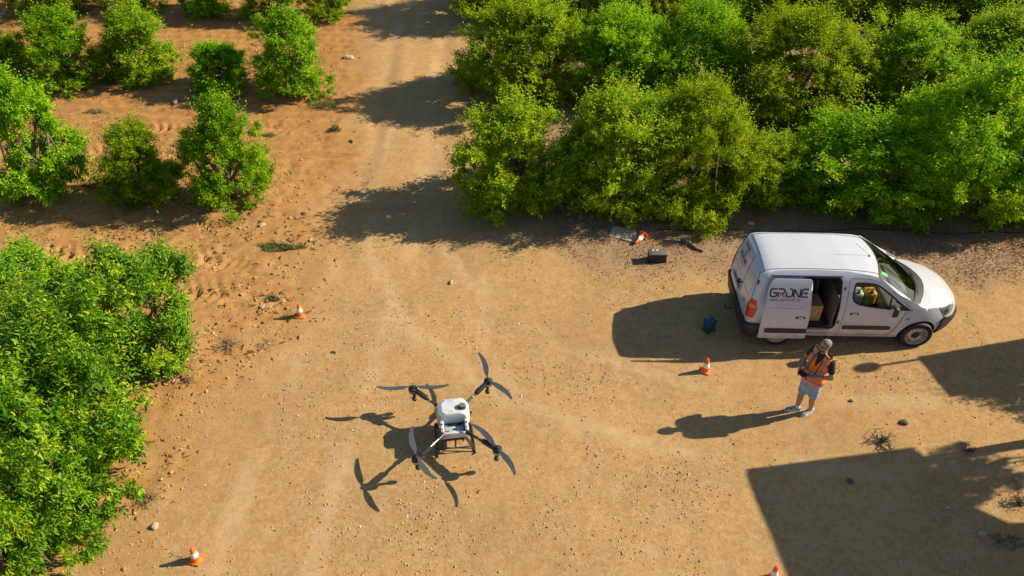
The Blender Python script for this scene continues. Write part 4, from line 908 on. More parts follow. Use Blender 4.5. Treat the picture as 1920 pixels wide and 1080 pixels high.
def blade(mb, hub, tip, z, sweep):
    h = Vector((*hub, z)); t = Vector((*tip, z)); d = t - h; L = d.length; e = d.normalized(); s = Vector((-e.y, e.x, 0)) * sweep; v = []; n = 12
    ch = [(0, .028), (.08, .034), (.18, .078), (.35, .104), (.6, .090), (.85, .062), (1, .036)]
    for i in range(n + 1):
        q = i / n; c = float(np.interp(q, *zip(*ch))); bow = .10 * math.sin(math.pi * q) * (.5 + q) * L * .6; tw = .12 * (1 - q) + .05
        p = h + e * (.045 + (L - .045) * q) + s * bow + Vector((0, 0, .02 * q * q)); wv = s * math.cos(tw) + Vector((0, 0, 1)) * math.sin(tw)
        v += [p + wv * c * .5 + Vector((0, 0, .003)), p - wv * c * .5 + Vector((0, 0, .003)), p - wv * c * .5 - Vector((0, 0, .003)), p + wv * c * .5 - Vector((0, 0, .003))]
    f = [(4 * i + k, 4 * i + (k + 1) % 4, 4 * i + 4 + (k + 1) % 4, 4 * i + 4 + k) for i in range(n) for k in range(4)] + [(3, 2, 1, 0), (4 * n, 4 * n + 1, 4 * n + 2, 4 * n + 3)]
    mb.add([tuple(p) for p in v], f)
def dl(wx, wy): dx, dy = wx + .98, wy - 9.63; c, s = math.cos(R(8.5)), math.sin(R(8.5)); return (dx * c + dy * s, -dx * s + dy * c)
ROT = [((-1.75, 10.31), (-.21, .36), ((-2.39, 10.28), (-1.11, 10.35)), 1), ((-.41, 10.51), (.21, .36), ((-.61, 11.17), (.02, 10.02)), -1), ((-1.54, 8.75), (-.225, -.29), ((-1.66, 9.38), (-1.17, 8.29)), 1), ((-.21, 8.96), (.225, -.28), ((-.66, 9.44), (.08, 8.39)), -1)]
for hub, root, tips, sw in ROT:
    m = Vector((*dl(*hub), .53)); r0 = Vector((*root, .46)); d = (m - r0); e = d.normalized(); Mr = lambda t, zz=0: r0 + d * t + Vector((0, 0, zz))
    b = MB(); b.tube([r0 - e * .04, m], .025, 10); arm = b.build('arm', M_TUBE, DR)
    b = MB(); b.tube([r0 - e * .05, r0 + e * .10], [.040, .034], 10); b.build('fold_joint', M_CARB, arm)
    b = MB(); b.tube([Mr(.35), Mr(.375)], .0275, 10); b.build('tag', M_YEL, arm)
    Ma = Matrix.Translation(Mr(.68, .01)) @ rot_to(e).to_4x4(); b = MB(); b.box((0, 0, 0), (.080, .075, .26), Ma, bev=.016); b.box((.02, .035, -.03), (.03, .02, .06), Ma, bev=.004); b.build('speed_controller', M_CARB, arm)
    b = MB(); b.lathe([(.060, -.06), (.080, -.052), (.083, .0), (.078, .038), (.055, .05), (.02, .055)], 22, Matrix.Translation(m)); mo = b.build('motor', M_CARB, DR)
    b = MB(); b.lathe([(.0835, -.030), (.086, -.024), (.086, -.010), (.0835, -.004)], 22, Matrix.Translation(m), cap=False); b.build('motor_ring', M_SILV, mo)
    b = MB(); b.lathe([(.030, .05), (.034, .062), (.030, .078), (.014, .086), (0, .086)], 16, Matrix.Translation(m)); b.box(m + Vector((0, 0, .068)), (.03, .03, .02)); b.build('hub', M_CARB, mo)
    for tp, sg in zip(tips, (1, -1)):
        b = MB(); blade(b, (m.x, m.y), dl(*tp), .602, sw * (1 if sg > 0 else -1)); b.build('rotor_blade', M_BLADE, mo)
    n0 = m - e * .02; b = MB(); b.tube([n0 + Vector((0, 0, -.05)), n0 + Vector((0, 0, -.20))], [.030, .028], 10); nz = b.build('nozzle_tube', M_CARB, arm); b = MB(); b.lathe([(.032, -.27), (.046, -.25), (.048, -.21), (.036, -.195), (.026, -.19)], 14, Matrix.Translation(n0)); b.build('nozzle', mat('nozzle_dark', (.05, .035, .03), .5), nz)
b = MB()
for s in (-1, 1):
    sk = MB(); sk.tube([(s * .325, -.40, .045), (s * .325, -.36, .018), (s * .325, .30, .018), (s * .325, .34, .045)], .014, 8); k = sk.build('skid', M_CARB, DR)
    for y0, y1 in ((-.22, -.33), (-.15, -.25), (.20, .26)):
        lg = MB(); lg.tube([(s * .17, y0, .27), (s * .325, y1, .02)], .013, 8); lg.build('leg', M_CARB, DR)
cb = MB(); cb.tube([(-.26, -.30, .12), (.26, -.30, .12)], .010, 7); cb.tube([(-.26, .24, .12), (.26, .24, .12)], .010, 7); cb.build('cross_bar', M_CARB, DR)
cb = MB(); cb.tube([(0, -.24, .27), (0, -.30, .12)], .014, 7); cb.build('hose', M_CARB, DR)
cb = MB(); cb.box((-.30, .17, .20), (.07, .06, .10), bev=.01); cb.build('pump', M_CARB, DR)
cb = MB(); cb.tube([(.25, .1, .34), (.30, .14, .42), (.31, .15, .47)], .010, 7); cb.lathe([(.0, -.02), (.026, -.02), (.026, .0), (0, .006)], 12, Matrix.Translation((.31, .15, .49))); cb.build('antenna', M_CARB, DR)

# ------------------------------------------------------------------ the drone pilot
def remesh(mb, name, m, parent, vox, it=6, keep=None):
    me = bpy.data.meshes.new(name); me.from_pydata(mb.v, [], mb.f); o = link(name, me, None, None)
    md = o.modifiers.new('r', 'REMESH'); md.mode = 'VOXEL'; md.voxel_size = vox; md.use_smooth_shade = True
    if it: sm = o.modifiers.new('s', 'SMOOTH'); sm.iterations = it; sm.factor = .5
    dg = bpy.context.evaluated_depsgraph_get(); me2 = bpy.data.meshes.new_from_object(o.evaluated_get(dg)); bpy.data.objects.remove(o); me2.name = name
    if keep:
        bm = bmesh.new(); bm.from_mesh(me2); bmesh.ops.delete(bm, geom=[f for f in bm.faces if not keep(f.calc_center_median())], context='FACES'); bm.to_mesh(me2); bm.free()
    me2.materials.clear(); me2.materials.append(m)
    for p in me2.polygons: p.use_smooth = True
    return link(name, me2, None, parent)
def shell_of(src, name, m, parent, sel, off):
    """a strip lying on another piece of clothing"""
    bm = bmesh.new(); bm.from_mesh(src.data); bm.normal_update()
    for v in bm.verts: v.co = v.co + v.normal * off
    bmesh.ops.delete(bm, geom=[f for f in bm.faces if not sel(f.calc_center_median(), f.normal)], context='FACES')
    me = bpy.data.meshes.new(name); bm.to_mesh(me); bm.free(); me.materials.clear(); me.materials.append(m)
    for p in me.polygons: p.use_smooth = True
    return link(name, me, None, parent)
PO = Vector((5.36, 10.40, gz(5.36, 10.4)))
PM = thing('person', PO, 0, 'person in orange high-visibility vest and denim shorts holding a remote controller', 'person')
W_ = lambda x, y, z: Vector((x - 5.36, y - 10.40, z))
FW = Vector((-.79, -.61, 0)).normalized(); LF = Vector((.61, -.79, 0)).normalized()
M_SKIN = mat('skin', (.42, .215, .125), .55, var=.10, vscale=14, spec=.3); M_HAIR = mat('hair_grey', (.10, .095, .08), .85, col2=(.26, .27, .22), vscale=34); M_VEST = mat('vest_orange', (1.0, .20, .013), .65, var=.08, vscale=10, bump=.5, bscale=18)
M_STRIPE = mat('reflective_stripe', (.20, .25, .36), .35, .2); M_TEE = mat('black_cotton', (.016, .018, .020), .9); M_DENIM = mat('denim', (.16, .235, .33), .9, col2=(.34, .43, .52), vscale=9, bump=.4, bscale=40); M_SHOE = mat('shoe_grey', (.40, .41, .42), .75, col2=(.13, .135, .14), vscale=26); M_SOLE = mat('shoe_sole', (.62, .62, .60), .7)
hipc = W_(5.335, 10.375, .95); hR = W_(5.29, 10.43, .90); hL = W_(5.385, 10.315, .90); kR = W_(5.265, 10.43, .49); kL = W_(5.425, 10.315, .48); aR = W_(5.265, 10.445, .085); aL = W_(5.50, 10.395, .085)
shR = W_(5.335, 10.60, 1.43); shL = W_(5.50, 10.255, 1.43); neck = W_(5.41, 10.43, 1.47); chest = W_(5.40, 10.425, 1.26); belly = W_(5.365, 10.405, 1.06); head = W_(5.385, 10.43, 1.645)
eR = W_(5.225, 10.655, 1.15); eL = W_(5.56, 10.175, 1.115); wR = W_(5.10, 10.45, 1.105); wL = W_(5.25, 10.215, 1.085); ctrl = W_(5.105, 10.285, 1.09)
HD = Vector((-.95, -.22, .06)).normalized(); HL = HD.cross(Vector((0, 0, 1))).normalized() * -1; HU = HL.cross(HD) * -1; HU = HU if HU.z > 0 else -HU
Hm = Matrix(((HD.x, HL.x, HU.x, head.x), (HD.y, HL.y, HU.y, head.y), (HD.z, HL.z, HU.z, head.z), (0, 0, 0, 1)))
b = MB()
b.ell((0, 0, .025), (.096, .077, .105), 20, 14, Hm); b.ell((.02, 0, -.055), (.068, .060, .068), 16, 10, Hm); b.ell((.090, 0, -.022), (.022, .014, .026), 10, 8, Hm); b.ell((.072, 0, -.075), (.018, .028, .012), 10, 6, Hm); b.ell((.055, 0, -.105), (.03, .03, .022), 10, 8, Hm)
for s in (-1, 1): b.ell((-.008, s * .080, -.012), (.022, .012, .034), 10, 8, Hm)
b.capsule(neck + Vector((0, 0, -.05)), head + Vector((0, 0, -.05)), .062, .056)
b.capsule(chest + LF * .08, chest - LF * .08, .135, .135); b.capsule(belly + LF * .06, belly - LF * .06, .118, .118); b.capsule(hipc + LF * .07, hipc - LF * .07, .125, .125); b.capsule(shL - LF * .05, shR + LF * .05, .060, .060); b.capsule(chest, neck, .10, .055)
for h_, k_, a_ in ((hR, kR, aR), (hL, kL, aL)): b.capsule(h_, k_, .092, .062); b.capsule(k_, k_.lerp(a_, .35), .058, .062); b.capsule(k_.lerp(a_, .35), a_, .062, .038)
for s_, e_, w_ in ((shR, eR, wR), (shL, eL, wL)): b.capsule(s_, e_, .058, .043); b.capsule(e_, w_, .043, .029)
grips = []
for w_, sgn in ((wR, 1), (wL, -1)):
    gp = ctrl + LF * (-sgn) * .105 + Vector((0, 0, -.005)); d = (gp - w_).normalized(); pc = w_ + d * .05; b.capsule(w_, pc, .029, .032); side = LF * sgn; n_ = Vector((0, 0, 1)); grips.append(gp)
    b.ell((0, 0, 0), (.05, .042, .022), 12, 8, Matrix.Translation(pc + d * .02) @ rot_to(d).to_4x4() @ Matrix.Rotation(math.pi / 2, 4, 'Y'))
    for k, ln in enumerate((.070, .078, .072, .058)):
        base = pc + d * (.045 + .004 * k) + n_ * (.012 - .016 * k) ; m1 = base + d * ln * .45 + side * .008; m2 = m1 + (d * .2 + side * .9).normalized() * ln * .45
        b.capsule(base, m1, .0100, .0095, 8); b.capsule(m1, m2, .0095, .008, 8)
    tb = pc + n_ * .02; b.capsule(tb, tb + d * .035 + n_ * .022, .0115, .0105, 8); b.capsule(tb + d * .035 + n_ * .022, tb + d * .065 + n_ * .026 + side * .012, .0105, .009, 8)
body_p = remesh(b, 'body', M_SKIN, PM, .009, 5)
# hair cap, sunglasses, beard shadow
b = MB(); b.ell((-.012, 0, .045), (.098, .082, .092), 20, 14, Hm)
HI = Hm.inverted(); remesh(b, 'cap', M_HAIR, PM, .010, 3, keep=lambda c: (HI @ c).z > .035 - .55 * max(0, (HI @ c).x - .02) * 0 and not ((HI @ c).x > .055 and (HI @ c).z < .055) or ((HI @ c).x < -.02 and (HI @ c).z > -.035))
b = MB(); b.box((.088, .034, .012), (.012, .050, .034), Hm, bev=.005); b.box((.088, -.034, .012), (.012, .050, .034), Hm, bev=.005); b.box((.092, 0, .018), (.006, .02, .006), Hm); b.tube([Hm @ Vector(p) for p in ((.086, .056, .02), (.05, .078, .02), (-.015, .088, .012))], .0045, 5); b.tube([Hm @ Vector(p) for p in ((.086, -.056, .02), (.05, -.078, .02), (-.015, -.088, .012))], .0045, 5); b.build('sunglasses', mat('dark_lens', (.010, .010, .012), .12), PM)
b = MB(); b.ell((.032, 0, -.078), (.066, .060, .052), 16, 10, Hm); remesh(b, 'beard', mat('stubble', (.13, .080, .055), .9), PM, .008, 2, keep=lambda c: (HI @ c).z < -.055 and (HI @ c).x > .015)
# t-shirt
b = MB(); b.capsule(chest + LF * .085, chest - LF * .085, .143, .143); b.capsule(belly + LF * .065, belly - LF * .065, .128, .128); b.capsule(chest, neck + Vector((0, 0, -.02)), .13, .085); b.capsule(shL - LF * .05, shR + LF * .05, .085, .085)
for s_, e_ in ((shR, eR), (shL, eL)): b.capsule(s_, s_.lerp(e_, .60), .070, .063)
remesh(b, 't_shirt', M_TEE, PM, .008, 8, keep=lambda c: c.z < 1.505)
# vest
b = MB(); b.capsule(chest + LF * .095, chest - LF * .095, .146, .146); b.capsule(belly + LF * .080, belly - LF * .080, .142, .142); b.capsule(hipc + LF * .085 + Vector((0, 0, -.015)), hipc - LF * .085 + Vector((0, 0, -.015)), .150, .150); b.capsule(shL - LF * .05, shR + LF * .05, .094, .094); b.capsule(chest, neck + Vector((0, 0, -.04)), .14, .085)
def vest_keep(c):
    d = c - Vector((neck.x, neck.y, 0)); lat = d.dot(LF); fr = d.dot(FW)
    if c.z < .845 or c.z > 1.50: return False
    if abs(lat) > .212 and c.z > 1.20: return False
    if c.z > 1.43 and abs(lat) < .075: return False
    if fr > -.02 and c.z > 1.24 and abs(lat) < .006 + (c.z - 1.24) * .30: return False
    return True
vest = remesh(b, 'vest', M_VEST, PM, .0075, 10, keep=vest_keep)
lat = lambda c: (c - Vector((neck.x, neck.y, 0))).dot(LF)
latb = lambda c: (c - Vector((belly.x, belly.y, 0)) * (1 - min(1, max(0, (c.z - 1.06) / .4))) - Vector((neck.x, neck.y, 0)) * min(1, max(0, (c.z - 1.06) / .4))).dot(LF)
shell_of(vest, 'reflective_stripe', M_STRIPE, vest, lambda c, n: .935 < c.z < .972, .004); shell_of(vest, 'reflective_stripe', M_STRIPE, vest, lambda c, n: 1.09 < c.z < 1.127, .004)
for s in (-1, 1): shell_of(vest, 'reflective_stripe', M_STRIPE, vest, lambda c, n, s=s: c.z > 1.13 and .112 < s * latb(c) < .148, .0045)
# shorts
b = MB(); b.capsule(hipc + LF * .075, hipc - LF * .075, .138, .138)
for h_, k_ in ((hR, kR), (hL, kL)): b.capsule(h_, h_.lerp(k_, .92), .112, .092)
remesh(b, 'shorts', M_DENIM, PM, .012, 5, keep=lambda c: c.z > .50)
for a_, toe in ((aR, W_(5.075, 10.425, .035)), (aL, W_(5.305, 10.275, .035))):
    d = (toe - Vector((a_.x, a_.y, toe.z))).normalized(); heel = Vector((a_.x, a_.y, 0)) - d * .055
    b = MB(); tip = heel + d * .275; b.capsule(heel + Vector((0, 0, .045)), heel + d * .09 + Vector((0, 0, .055)), .040, .043); b.capsule(heel + d * .09 + Vector((0, 0, .052)), tip - d * .05 + Vector((0, 0, .032)), .044, .036); b.capsule(tip - d * .07 + Vector((0, 0, .036)), tip - d * .03 + Vector((0, 0, .032)), .044, .032); b.capsule(a_ + Vector((0, 0, -.03)), a_ + Vector((0, 0, .005)), .044, .042)
    sh = remesh(b, 'shoe', M_SHOE, PM, .009, 4, keep=lambda c: c.z > .012)
    side = Vector((-d.y, d.x, 0)); b = MB(); P = [heel - d * .035 + side * .0, heel + side * .038, heel + d * .10 + side * .036, heel + d * .20 + side * .046, tip - d * .01 + side * .02, tip + d * .003, tip - d * .01 - side * .022, heel + d * .20 - side * .046, heel + d * .10 - side * .036, heel - side * .038]; b.extrude([(p.x, p.y) for p in P], .024); b.build('sole', M_SOLE, sh)
    b = MB(); b.capsule(a_ + Vector((0, 0, -.01)), a_ + Vector((0, 0, .045)), .0435, .0445); b.build('sock', mat('white_sock', (.68, .68, .66), .9), PM)
# remote controller on a neck strap
RC = thing('remote_controller', PO + ctrl, math.atan2(LF.y, LF.x), 'black remote controller with strap held at the waist', 'controller')
Mt = Matrix.Rotation(R(28), 4, 'X'); b = MB(); b.box((0, 0, 0), (.20, .105, .04), Mt, bev=.014, seg=3); b.build('case', M_CARB, RC)
b = MB(); b.box((0, .0, .022), (.125, .075, .004), Mt, bev=.002, seg=1); b.build('screen', mat('screen_black', (.012, .013, .016), .08), RC)
for s in (-1, 1): b = MB(); b.tube([Mt @ Vector((s * .078, -.01, .02)), Mt @ Vector((s * .078, -.01, .05))], [.006, .009], 8); b.build('stick', M_CARB, RC); b = MB(); b.tube([Mt @ Vector((s * .06, .05, .0)), Mt @ Vector((s * .075, .12, .03))], [.008, .007], 7); b.build('antenna', M_CARB, RC)
b = MB(); RCi = Matrix.Translation(-(PO + ctrl)); rz = Matrix.Rotation(-math.atan2(LF.y, LF.x), 4, 'Z')
loc = lambda v: rz @ (v - ctrl)
for s in (-1, 1):
    pts = [ctrl + LF * s * .085 + FW * -.01, belly + FW * .185 + LF * s * .085 + Vector((0, 0, .10)), chest + FW * .165 + LF * s * .085 + Vector((0, 0, .06)), neck + FW * .085 + LF * s * .075 + Vector((0, 0, -.015)), neck - FW * .05 + LF * s * .07 + Vector((0, 0, .02)), neck - FW * .085 + LF * s * .01 + Vector((0, 0, .02))]
    b.tube([loc(p) for p in pts], .008, 5)
b.build('neck_strap', M_TEE, RC)

# ------------------------------------------------------------------ small things on the ground
def g3(px, py): p = px_ground(px, py); return Vector((p.x, p.y, gz(p.x, p.y)))
p = g3(1329, 617); t = thing('water_container', p, .55, 'dark blue square water container in the shadow of the van', 'container'); m = mat('blue_plastic', (.022, .050, .085), .5, var=.15, vscale=7)
b = MB(); b.box((0, 0, .15), (.20, .17, .30), bev=.03, seg=3); b.build('tank', m, t); b = MB(); b.tube([(-.06, 0, .295), (-.055, 0, .335), (.055, 0, .335), (.06, 0, .295)], .016, 7); b.build('handle', mat('blue_lid', (.022, .11, .17), .5), t); b = MB(); b.box((0, 0, .302), (.185, .155, .01), bev=.004); b.build('lid', mat('blue_lid_top', (.022, .11, .17), .5), t)
for x in (-1, 1):
    for y in (-1, 1):
        for z in (.022, .285): b = MB(); b.box((x * .092, y * .077, z), (.035, .035, .04), bev=.01); b.build('corner_guard', M_RUB, t)
p = g3(1231, 487); t = thing('battery_case', p, .04, 'black rectangular battery case on the leaf litter', 'case')
b = MB(); b.box((0, 0, .115), (.40, .22, .23), bev=.015); b.build('shell', mat('case_black', (.018, .02, .02), .5, var=.3), t); b = MB(); b.box((0, 0, .236), (.405, .225, .02), bev=.006); b.build('lid', mat('case_olive', (.10, .10, .075), .55, var=.15), t)
for x in (-.10, .10): b = MB(); b.box((x, -.118, .16), (.05, .012, .05), bev=.004); b.build('latch', M_CARB, t)
for x in (-.09, .0): b = MB(); b.box((x, .06, .249), (.05, .04, .004)); b.build('paper_label', mat('paper', (.6, .6, .58), .7), t)
b = MB(); b.tube([(-.07, -.118, .10), (-.07, -.14, .10), (.07, -.14, .10), (.07, -.118, .10)], .008, 6); b.build('handle', M_CARB, t)
a, c = g3(1277, 452), g3(1321, 474); b = MB(); N = 9; pts = []; rr = random.Random(5)
for i in range(N): q = i / (N - 1); v = a.lerp(c, q) - a; pts.append((v.x + .03 * math.sin(q * 5), v.y + .02 * math.sin(q * 7 + 1), v.z + .035 + .015 * math.sin(q * 6)))
b.tube(pts, [.052, .046, .042, .044, .038, .036, .034, .036, .024], 9); b.tube([pts[5], (pts[5][0] + .08, pts[5][1] + .09, .07)], [.018, .010], 6)
o = b.build('log', M_BARK); o.location = a; tag(o, 'weathered piece of tree branch lying near the van', 'log')
P4 = [g3(1141, 442), g3(1192, 455), g3(1193, 432), g3(1150, 424)]; c0 = sum(P4, Vector()) / 4; b = MB(); b.extrude([((q - c0).x, (q - c0).y) for q in P4], .018); o = b.build('board', mat('plywood', (.46, .36, .24), .8, var=.12, vscale=4, bump=.2), smooth=False); o.location = c0 + Vector((0, 0, .012)); o.rotation_euler = (R(2), R(-2), 0); tag(o, 'pale flat board on the ground beside the fallen cone', 'board')
b = MB(); pts = []
for i in range(60): x = 3.4 + i * .17; y = 15.98 + .05 * math.sin(x * 1.7) + .03 * math.sin(x * 4.1); pts.append((x, y, gz(x, y) + .012))
o = b.tube(pts, .011, 6).build('irrigation_hose', M_RUB); tag(o, 'thin black irrigation hose along the first grove row', 'hose')
p = g3(539, 578); rr = np.random.default_rng(8); V = ICV * .04 * (1 + rr.uniform(-.3, .3, (12, 1))) * np.array([.8, 1.1, .6]); o = link('plastic_scrap', np_mesh('plastic_scrap', V, ICF), mat('red_plastic', (.55, .05, .05), .5)); o.location = p + Vector((0, 0, .025)); tag(o, 'crumpled red plastic scrap beside a cone', 'scrap')
# single larger stones
M_ROCK = mat('limestone', (.40, .30, .20), .9, var=.2, vscale=12, bump=.4); M_ROCKD = mat('dark_stone', (.10, .075, .055), .9, var=.25, vscale=12, bump=.4)
def rock(px, py, s, m, label, seed):
    r = np.random.default_rng(seed); bm = bmesh.new(); bmesh.ops.create_icosphere(bm, subdivisions=2, radius=1.0); q = r.uniform(0, 6, 3)
    for v in bm.verts:
        n = 1 + .18 * math.sin(v.co.x * 3.1 + q[0]) + .14 * math.sin(v.co.y * 4.3 + q[1]) + .10 * math.sin(v.co.z * 5.7 + q[2]) + r.uniform(-.06, .06); v.co = Vector((v.co.x * 1.25 * n, v.co.y * n, v.co.z * .62 * n)) * s
    me = bpy.data.meshes.new('stone'); bm.to_mesh(me); bm.free(); o = link('stone', me, m); g_ = g3(px, py); o.location = g_ + Vector((0, 0, s * .35)); o.rotation_euler = (0, 0, r.uniform(0, 6)); tag(o, label, 'stone', 'single stones lying about the yard')
rock(1694, 792, .062, M_ROCKD, 'dark stone on the dirt above the dry branches', 1); rock(1595, 901, .055, M_ROCKD, 'dark stone lying inside the large square shadow', 2); rock(583, 450, .052, M_ROCK, 'pale stone beside the patch of green grass', 3); rock(491, 424, .060, M_ROCK, 'broad pale stone near the row of three young trees', 4)
rock(654, 109, .13, M_ROCK, 'pale flat rock beside the slender tree at the track', 5); rock(659, 267, .06, M_ROCKD, 'dark stone on the edge of the track rut', 6); rock(492, 576, .048, M_ROCK, 'small pale stone near a cone and thin sticks', 7); rock(290, 989, .06, M_ROCK, 'pale stone next to the dry weed tuft', 8); rock(846, 529, .05, M_ROCK, 'pale stone near the tree shadow on the track', 9); rock(627, 661, .034, M_ROCKD, 'small dark stone alone on the open yard', 10)
rock(1596, 751, .035, M_ROCKD, 'small dark stone beside the person', 11); rock(1408, 421, .07, M_ROCK, 'pale stone under the narrow citrus tree', 12); rock(1843, 1000, .05, M_ROCK, 'grey stone within the shade by the yard corner', 13); rock(330, 195, .09, M_ROCK, 'flat pale rock in the shade of the middle row', 14); rock(570, 403, .05, M_ROCKD, 'brown stone between track and tilled soil', 15)
# grass and weeds
M_GRASS = attr_mat('grass_blade', [(0, (.05, .085, .02)), (.5, (.11, .16, .04)), (1, (.26, .25, .10))], .8, .2); M_DRY = attr_mat('dry_stalk', [(0, (.10, .065, .035)), (.5, (.24, .16, .08)), (1, (.38, .28, .14))], .9)
def tuft(name, px, py, rx, ry, n, hgt, m, label, cat, seed, grp, kind=None, wid=.006):
    r = np.random.default_rng(seed); c = g3(px, py); a = r.uniform(0, 6.283, n); q = np.sqrt(r.uniform(0, 1, n)); lump = 1 + .3 * np.sin(3 * a + seed)
    x = rx * q * np.cos(a) * lump; y = ry * q * np.sin(a) * lump; z = height(x + c.x, y + c.y) - c.z; az = r.uniform(0, 6.283, n); h = hgt * r.uniform(.4, 1.1, n); ln = h * r.uniform(.2, .9, n)
    B = np.stack([x, y, z], -1); s = np.stack([-np.sin(az), np.cos(az), 0 * az], -1) * wid; d = np.stack([np.cos(az), np.sin(az), 0 * az], -1)
    V = np.stack([B - s, B + s, B + d * (ln * .4)[:, None] + np.array([0, 0, 1]) * (h * .7)[:, None] + s * .7, B + d * (ln * .4)[:, None] + np.array([0, 0, 1]) * (h * .7)[:, None] - s * .7, B + d * ln[:, None] + np.array([0, 0, 1]) * h[:, None]], 1)
    k = (np.arange(n) * 5)[:, None]; F = np.concatenate([k + np.array([[0, 1, 2]]), k + np.array([[0, 2, 3]]), k + np.array([[3, 2, 4]])])
    o = link(name, np_mesh(name, V.reshape(-1, 3), F, np.repeat(r.uniform(0, 1, n), 5)), m); o.location = c; tag(o, label, cat, grp, kind)
GG = 'patches of green weeds'
tuft('grass_patch', 525, 464, .50, .15, 900, .09, M_GRASS, 'elongated green grass patch at the edge of the yard', 'grass', 1, GG); tuft('grass_patch', 512, 561, .13, .10, 220, .08, M_GRASS, 'small round weed patch above the cone with the red scrap', 'grass', 2, GG)
tuft('grass_patch', 628, 244, .17, .13, 220, .10, M_GRASS, 'small green weed beside the far stretch of track', 'grass', 3, GG); tuft('grass_patch', 610, 200, .40, .22, 420, .12, M_GRASS, 'straggly weed by the slender tree at the track', 'grass', 4, GG); tuft('grass_patch', 505, 254, .22, .12, 220, .08, M_GRASS, 'weed patch between middle row and the row of three', 'grass', 5, GG)
tuft('grass_patch', 345, 274, .3, .12, 260, .08, M_GRASS, 'weed patch behind the short pointed tree', 'grass', 6, GG); tuft('grass_patch', 175, 352, .35, .16, 300, .08, M_GRASS, 'weed patch at the foot of the broadest young tree', 'grass', 7, GG); tuft('grass_patch', 290, 165, .5, .12, 300, .08, M_GRASS, 'weed strip under the leaning tree of the middle row', 'grass', 8, GG); tuft('grass_patch', 180, 212, .35, .14, 260, .07, M_GRASS, 'pale weed patch in front of the tall middle row tree', 'grass', 9, GG)
tuft('grass_patch', 430, 42, .7, .10, 300, .08, M_GRASS, 'weed strip along the farthest young row', 'grass', 10, GG)
GD = 'dry weeds on the yard edge'
def brush(px, py, rx, n, hgt, label, seed, rmin=.003, col=0):
    r = random.Random(seed); c = g3(px, py); b = MB()
    for i in range(n):
        a = r.uniform(0, 6.283); L = rx * r.uniform(.4, 1.0); q = [(r.uniform(-.05, .05), r.uniform(-.05, .05), .0)]; th = a
        for k in range(5): th += r.uniform(-.55, .55); x, y, z = q[-1]; q.append((x + math.cos(th) * L / 5, y + math.sin(th) * L / 5, max(.006, hgt * math.sin(math.pi * min(1, (k + 1) / 5.5)) * r.uniform(.3, 1))))
        b.tube(q, [rmin * 2, rmin * 1.8, rmin * 1.5, rmin * 1.2, rmin, rmin * .7], 4)
        for m_ in range(2): s = q[r.randrange(2, 5)]; e = (s[0] + r.uniform(-.1, .1), s[1] + r.uniform(-.1, .1), max(.006, s[2] + r.uniform(-.03, .05))); b.tube([s, e], rmin * .8, 4)
    o = b.build('dry_weed', (mat('dry_twig', (.27, .185, .085), .9, var=.3), mat('dark_twig', (.10, .075, .045), .9, var=.3))[col]); o.location = c; tag(o, label, 'weed', GD)
brush(432, 652, .36, 42, .10, 'wide tangle of dry stalks between leafy tree and cone', 1); brush(284, 938, .26, 34, .12, 'dry weed tuft beside the long-leaved bush', 2); brush(352, 722, .25, 22, .08, 'dry weed remains beside the dense bush', 3); brush(1652, 824, .34, 20, .14, 'fallen dry branch tangle on the dirt near the square shadow', 4, .0045, 1); brush(1916, 945, .22, 14, .16, 'dry dark twigs at the sunlit gap between shadows', 5, .004, 1); brush(500, 645, .30, 8, .05, 'few thin dry sticks beside the cone with the red scrap', 6); brush(345, 1045, .22, 6, .05, 'curled thin twig beside the cone near the bush', 7); brush(1810, 843, .14, 10, .06, 'small dry sprig at the tip of the square shadow', 8, .003, 1); brush(1250, 540, .05, 3, .02, 'tiny stick lying on the open dirt', 9)
tuft('sprout', 1818, 845, .10, .05, 60, .07, M_GRASS, 'small green sprout at the tip of the square shadow', 'sprout', 12, GG); tuft('grass_patch', 1740, 440, .5, .18, 160, .06, M_GRASS, 'sparse weeds in the shade behind the van bonnet', 'grass', 13, GG); tuft('grass_patch', 1895, 1015, .35, .14, 160, .09, M_GRASS, 'weeds in the shade by the yard corner', 'grass', 14, GG)

# ------------------------------------------------------------------ unseen sheds and trees, guessed and shaped to cast the shadows across the yard
sx, sy = -_sd.x / _sd.z, -_sd.y / _sd.z
M_WALL = mat('lime_wash', (.62, .58, .50), .9, var=.10, vscale=2, bump=.3); M_ROOFT = mat('roof_tile', (.34, .15, .08), .85, var=.25, vscale=5); M_WOOD = mat('weathered_wood', (.17, .115, .075), .85, var=.3, vscale=7); M_SHEET = mat('roof_sheet', (.30, .29, .28), .6, .3, var=.15, vscale=3)
H1 = 3.0; k0 = Vector((7.98 - sx * H1, 11.80 - sy * H1, 0)); ang = math.atan2(.57, 2.36)  # unseen shed, its use guessed, placed and sized from its shadow on the yard
t = thing('unseen_shed', k0, ang, 'unseen narrow limewashed shed with roof pole, guessed from its shadow on the yard', 'shed')
b = MB(); b.box((2.6, -.52, 1.42), (5.0, .92, 2.84)); b.build('wall', M_WALL, t, smooth=False); b = MB(); b.box((2.55, -.52, 2.92), (5.25, 1.08, .16), bev=.02); b.build('roof', M_ROOFT, t)
b = MB(); b.box((1.3, -.985, 1.0), (.86, .05, 2.0), bev=.01); d = b.build('door', M_WOOD, t); b = MB(); b.tube([(1.6, -1.02, 1.0), (1.6, -1.05, 1.0), (1.6, -1.05, 1.12)], .012, 6); b.build('handle', M_STEEL, d)
b = MB(); b.box((3.2, -.985, 1.6), (.8, .04, .6), bev=.01); wn = b.build('window', M_WOOD, t); b = MB(); b.box((3.2, -1.008, 1.6), (.66, .006, .46)); b.build('pane', mat('pane_dark', (.03, .035, .04), .08), wn)
